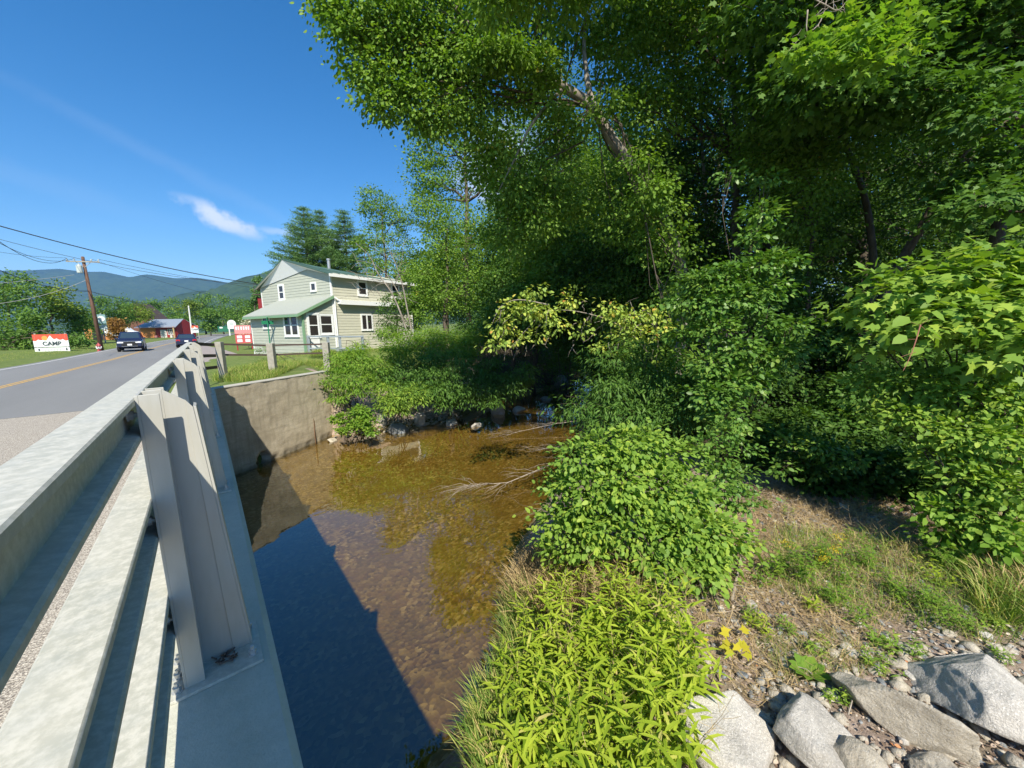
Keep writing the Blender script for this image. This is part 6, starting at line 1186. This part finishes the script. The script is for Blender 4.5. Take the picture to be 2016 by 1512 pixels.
# stones along the stream
G7 = 'stones at the stream edge'
for lab, px, py, z, sz, m, sd in (('rounded boulder at the bend of the stream', 983, 808, WZ+.15, (.55, .45, .45), M_rockg, 301), ('smaller rounded stone touching the bend boulder', 1022, 808, WZ+.05, (.38, .3, .25), M_rockg, 302), ('flat pale stone in the shallows below the thicket', 890, 834, WZ+.02, (.5, .34, .2), M_rockg, 303), ('small flat pale stone right of the other flat one', 938, 838, WZ+.02, (.38, .26, .16), M_rockg, 304),
      ('slanted grey slab leaning on the bank', 828, 832, WZ+.1, (.45, .3, .5), M_rockg, 305), ('low wet boulder in front of the slanted slab', 790, 850, WZ, (.65, .35, .34), M_rockb, 306), ('buff boulder above the lime shrub', 722, 792, WZ+.6, (.5, .4, .36), M_rocky, 307), ('upright pale rock right of the lime shrub', 752, 835, WZ+.2, (.3, .28, .5), M_rockg, 308), ('shaded stone far up the stream', 1075, 788, WZ, (.4, .35, .25), M_rockd, 309), ('largest shaded boulder on the far upstream bank', 1105, 755, WZ+.4, (.8, .6, .6), M_rockd, 310), ('low shaded stone upstream at the right', 1140, 775, WZ, (.5, .4, .25), M_rockd, 311), ('stone at the foot of the wing wall', 655, 868, WZ, (.25, .2, .12), M_rocky, 312), ('small stone in the wet gravel below the lime shrub', 738, 856, WZ, (.14, .12, .08), M_rocky, 313), ('dark stone under the thicket', 860, 820, WZ+.05, (.3, .22, .2), M_rockd, 314)):
    p = Z(px, py, z); o = put('river_stone', rock_mesh('river_stone', sz, sd, 8, .04, 4, m)); o.location = tuple(p); o.rotation_euler = (0, .1 if 'slab' not in lab else .5, sd % 6); tag(o, lab, 'rock', G7)
rgp = np.random.default_rng(5); VV = []; FF = []; me0 = rock_mesh('g', (1, .8, .6), 5, 7, .04, 1, M_rocky); V0 = np.array([v.co[:] for v in me0.vertices]); F0 = np.array([list(p.vertices) for p in me0.polygons]); bpy.data.meshes.remove(me0)
for k in range(500):
    x = 3.9+6*rgp.random(); y = float(yL(x))+rgp.normal(.15, .25); sc = .03+.1*rgp.random()**2; VV.append(V0*sc+np.array([x, y, max(gz(x, y), WZ-.1)+sc*.3])); FF.append(F0+k*len(V0))
tag(put('shore_gravel', raw_mesh('shore_gravel', np.concatenate(VV), [np.concatenate(FF)], M_rocky)), 'brown gravel lining the far shore', 'gravel', kind='stuff')
# fallen branches in the water
def fallen(lab, main, zz, seed, n=22, r0=.03):
    rg = np.random.default_rng(seed); q = [np.array(Z(x, y, WZ+dz)) for (x, y, dz) in main]; mb = MB(); m = len(q); mb.tube(q, [r0*(1-.8*i/(m-1)) for i in range(m)], 7); dr = q[-1]-q[0]; dr /= np.linalg.norm(dr)
    for k in range(n):
        t_ = rg.random()*(m-1); i = int(t_); s = q[i]+(q[min(i+1, m-1)]-q[i])*(t_-i); L_ = .35+.9*rg.random(); d = dr*.8+rg.normal(0, .5, 3)*[1, 1, .35]; d[2] = abs(d[2])*.3-.05; d /= np.linalg.norm(d); e = s+d*L_; e[2] = max(e[2], WZ-.02); pth = bez(s, e, (0, 0, .05), 5, .03); mb.tube(pth, [r0*.3, r0*.24, r0*.18, r0*.12, r0*.06], 5, cap=False)
        for j in range(2): e2 = pth[2]+(d+rg.normal(0, .5, 3)*[1, 1, .3])*L_*.35; mb.tube([pth[2], e2], [r0*.14, r0*.06], 4, cap=False)
    return one('fallen_branch', mb, M_twig, lab, 'branch', smooth=True)
fallen('pale many forked dead branch reaching left over the water from the centre bush', [(1130, 895, .35), (1060, 925, .3), (1000, 950, .2), (940, 955, .12), (890, 958, .05)], 0, 1, 26, 0.023)
fallen('dead branch in the shaded water upstream of the pale one', [(1160, 825, .4), (1090, 835, .3), (1020, 850, .15), (990, 860, .03)], 0, 2, 20, 0.019)
fallen('thin broken twigs at the water edge beside the seed stalk', [(1120, 990, .25), (1070, 1000, .15), (1040, 1015, .05)], 0, 3, 7, 0.009)
fallen('thin twig tangle between the two dead branches', [(1150, 880, .3), (1090, 880, .2), (1040, 890, .05)], 0, 4, 18, 0.014)
# dry stalks standing in the reed clump
stems_plant('dry_stalks', 'thin dead brown stalks poking up through the yellow green reeds', 'plant', roots_in([(1010, 1330), (1140, 1200), (1320, 1220), (1390, 1380), (1350, 1600), (1060, 1600)], 60, 33), .75, M_dry, 'blade', .16, 9, .4, stem_m=M_dry_stem, r=.0025)

for q, (px, yt, rx, lab) in enumerate(((1030, 330, 80, 'dense dark tree added upstream on the left to block mirrored sky'), (1120, 280, 90, 'dense dark tree added straight up the stream to block mirrored sky'), (1210, 260, 90, 'dense dark tree added upstream right of the middle to block mirrored sky'), (1300, 300, 90, 'dense dark tree added upstream behind the fern like bush to block mirrored sky'))):  # trees added so the far water does not mirror open sky
    ftree(px, yt, 700, rx, 31+q, M_deep, lab, n=30, nc=46, ls=.2, lpc=22, group='dark trees added against sky reflection in the stream')

rgw = np.random.default_rng(88); used = []
plw = ['by the twig pile', 'just right of the centre bush', 'below the goldenrods', 'in the straw left of the goldenrods', 'above the plantain', 'between the maple seedling and the goldenrods', 'right of the middle goldenrod', 'on the gravel above the pointed boulder', 'under the vine', 'above the gravel at the right', 'near the leaf litter in the shade', 'left of the tall grass', 'on the dry bank in the centre', 'behind the largest boulder in the straw']
for lab, (x, y) in zip(plw, [(1510, 1000), (1490, 1080), (1600, 1200), (1510, 1160), (1600, 1280), (1500, 1235), (1660, 1150), (1740, 1280), (1900, 1060), (1860, 1230), (1720, 1010), (1840, 1150), (1680, 1230), (1960, 1240)]):
    rt = gp(x, y, -3.1); h = .1+.2*rgw.random()
    stems_plant('weed', 'small leafy weed '+lab, 'plant', [tuple(np.array(rt)+rgw.normal(0, .06, 3)*[1, 1, 0]) for _ in range(9)], h, [M_lime, M_shrub, M_bamboo][len(used) % 3], 'lance', .055+.03*rgw.random(), 9, .6, group='weeds on the right bank', r=.002); used.append(lab)
wood('mid green tree filling the shade between the glossy shrub and the maple', 1600, 13, 0, D(1600, 100, 12), rb(1600, 330, 130, 150, 11.5, 22, 60, 30, 1.2, seed=31), M_green, 31, .1, dict(ls=.11))

for q, (px, d, lab) in enumerate(((1020, 46, 'hidden low thicket added far behind the stream bend on the left'), (1100, 50, 'hidden low thicket added straight behind the stream'), (1180, 47, 'hidden low thicket added far behind the stream, right of the middle one'), (1260, 50, 'hidden low thicket added far behind the fern like bush'), (1340, 48, 'hidden low thicket added far behind the glossy shrub'))):  # out of direct view, added to keep low sky out of the water's reflection
    c = D(px, 690, d); g = gz(c[0], c[1]); bush('thicket', lab, 'bush', (c[0], c[1], g), [((c[0]+rgw.normal(0, 2.4), c[1]+rgw.normal(0, 2), g+.8+2.6*rgw.random()), (2.2, 2.2, 1.5), 90) for _ in range(9)], M_deep, 'hidden thickets added far up the stream', .04, twigs=1, seed=q, shape='quad', ls=.22, cs=.7, lpc=18)

gravel('rubble', 'mixed pale and buff rubble packed between the foreground boulders', [(1480, 1330), (1700, 1270), (2080, 1260), (2200, 1700), (1450, 1800)], 420, .03, .1, 91, M_rocky)
tA = stems_plant('dry_stalks', 'loose straw coloured dead stems standing on the dry bank', 'plant', roots_in([(1420, 1160), (1500, 1000), (1850, 1010), (2000, 1180), (1700, 1260), (1480, 1280)], 160, 93), .3, M_dry, 'blade', .13, 7, 1.1, stem_m=M_dry_stem, r=.0022)
tB = stems_plant('weed', 'low yellow green weeds spread thinly through the straw', 'plant', roots_in([(1520, 1080), (1700, 1040), (1950, 1130), (1900, 1250), (1620, 1220)], 130, 95), .17, M_lime, 'lance', .06, 9, .6, r=.002)

for t_, nm in ((tA, 'dry_stalks'), (tB, 'low_weeds')):          # scattered ground cover: loose stuff, not single plants
    for ch in list(t_.children):
        ch.parent = None; ch.matrix_world = Matrix.Identity(4); ch.name = nm+'_'+ch.name.split('.')[0]; tag(ch, t_['label'], 'ground cover', kind='stuff')
    bpy.data.objects.remove(t_)
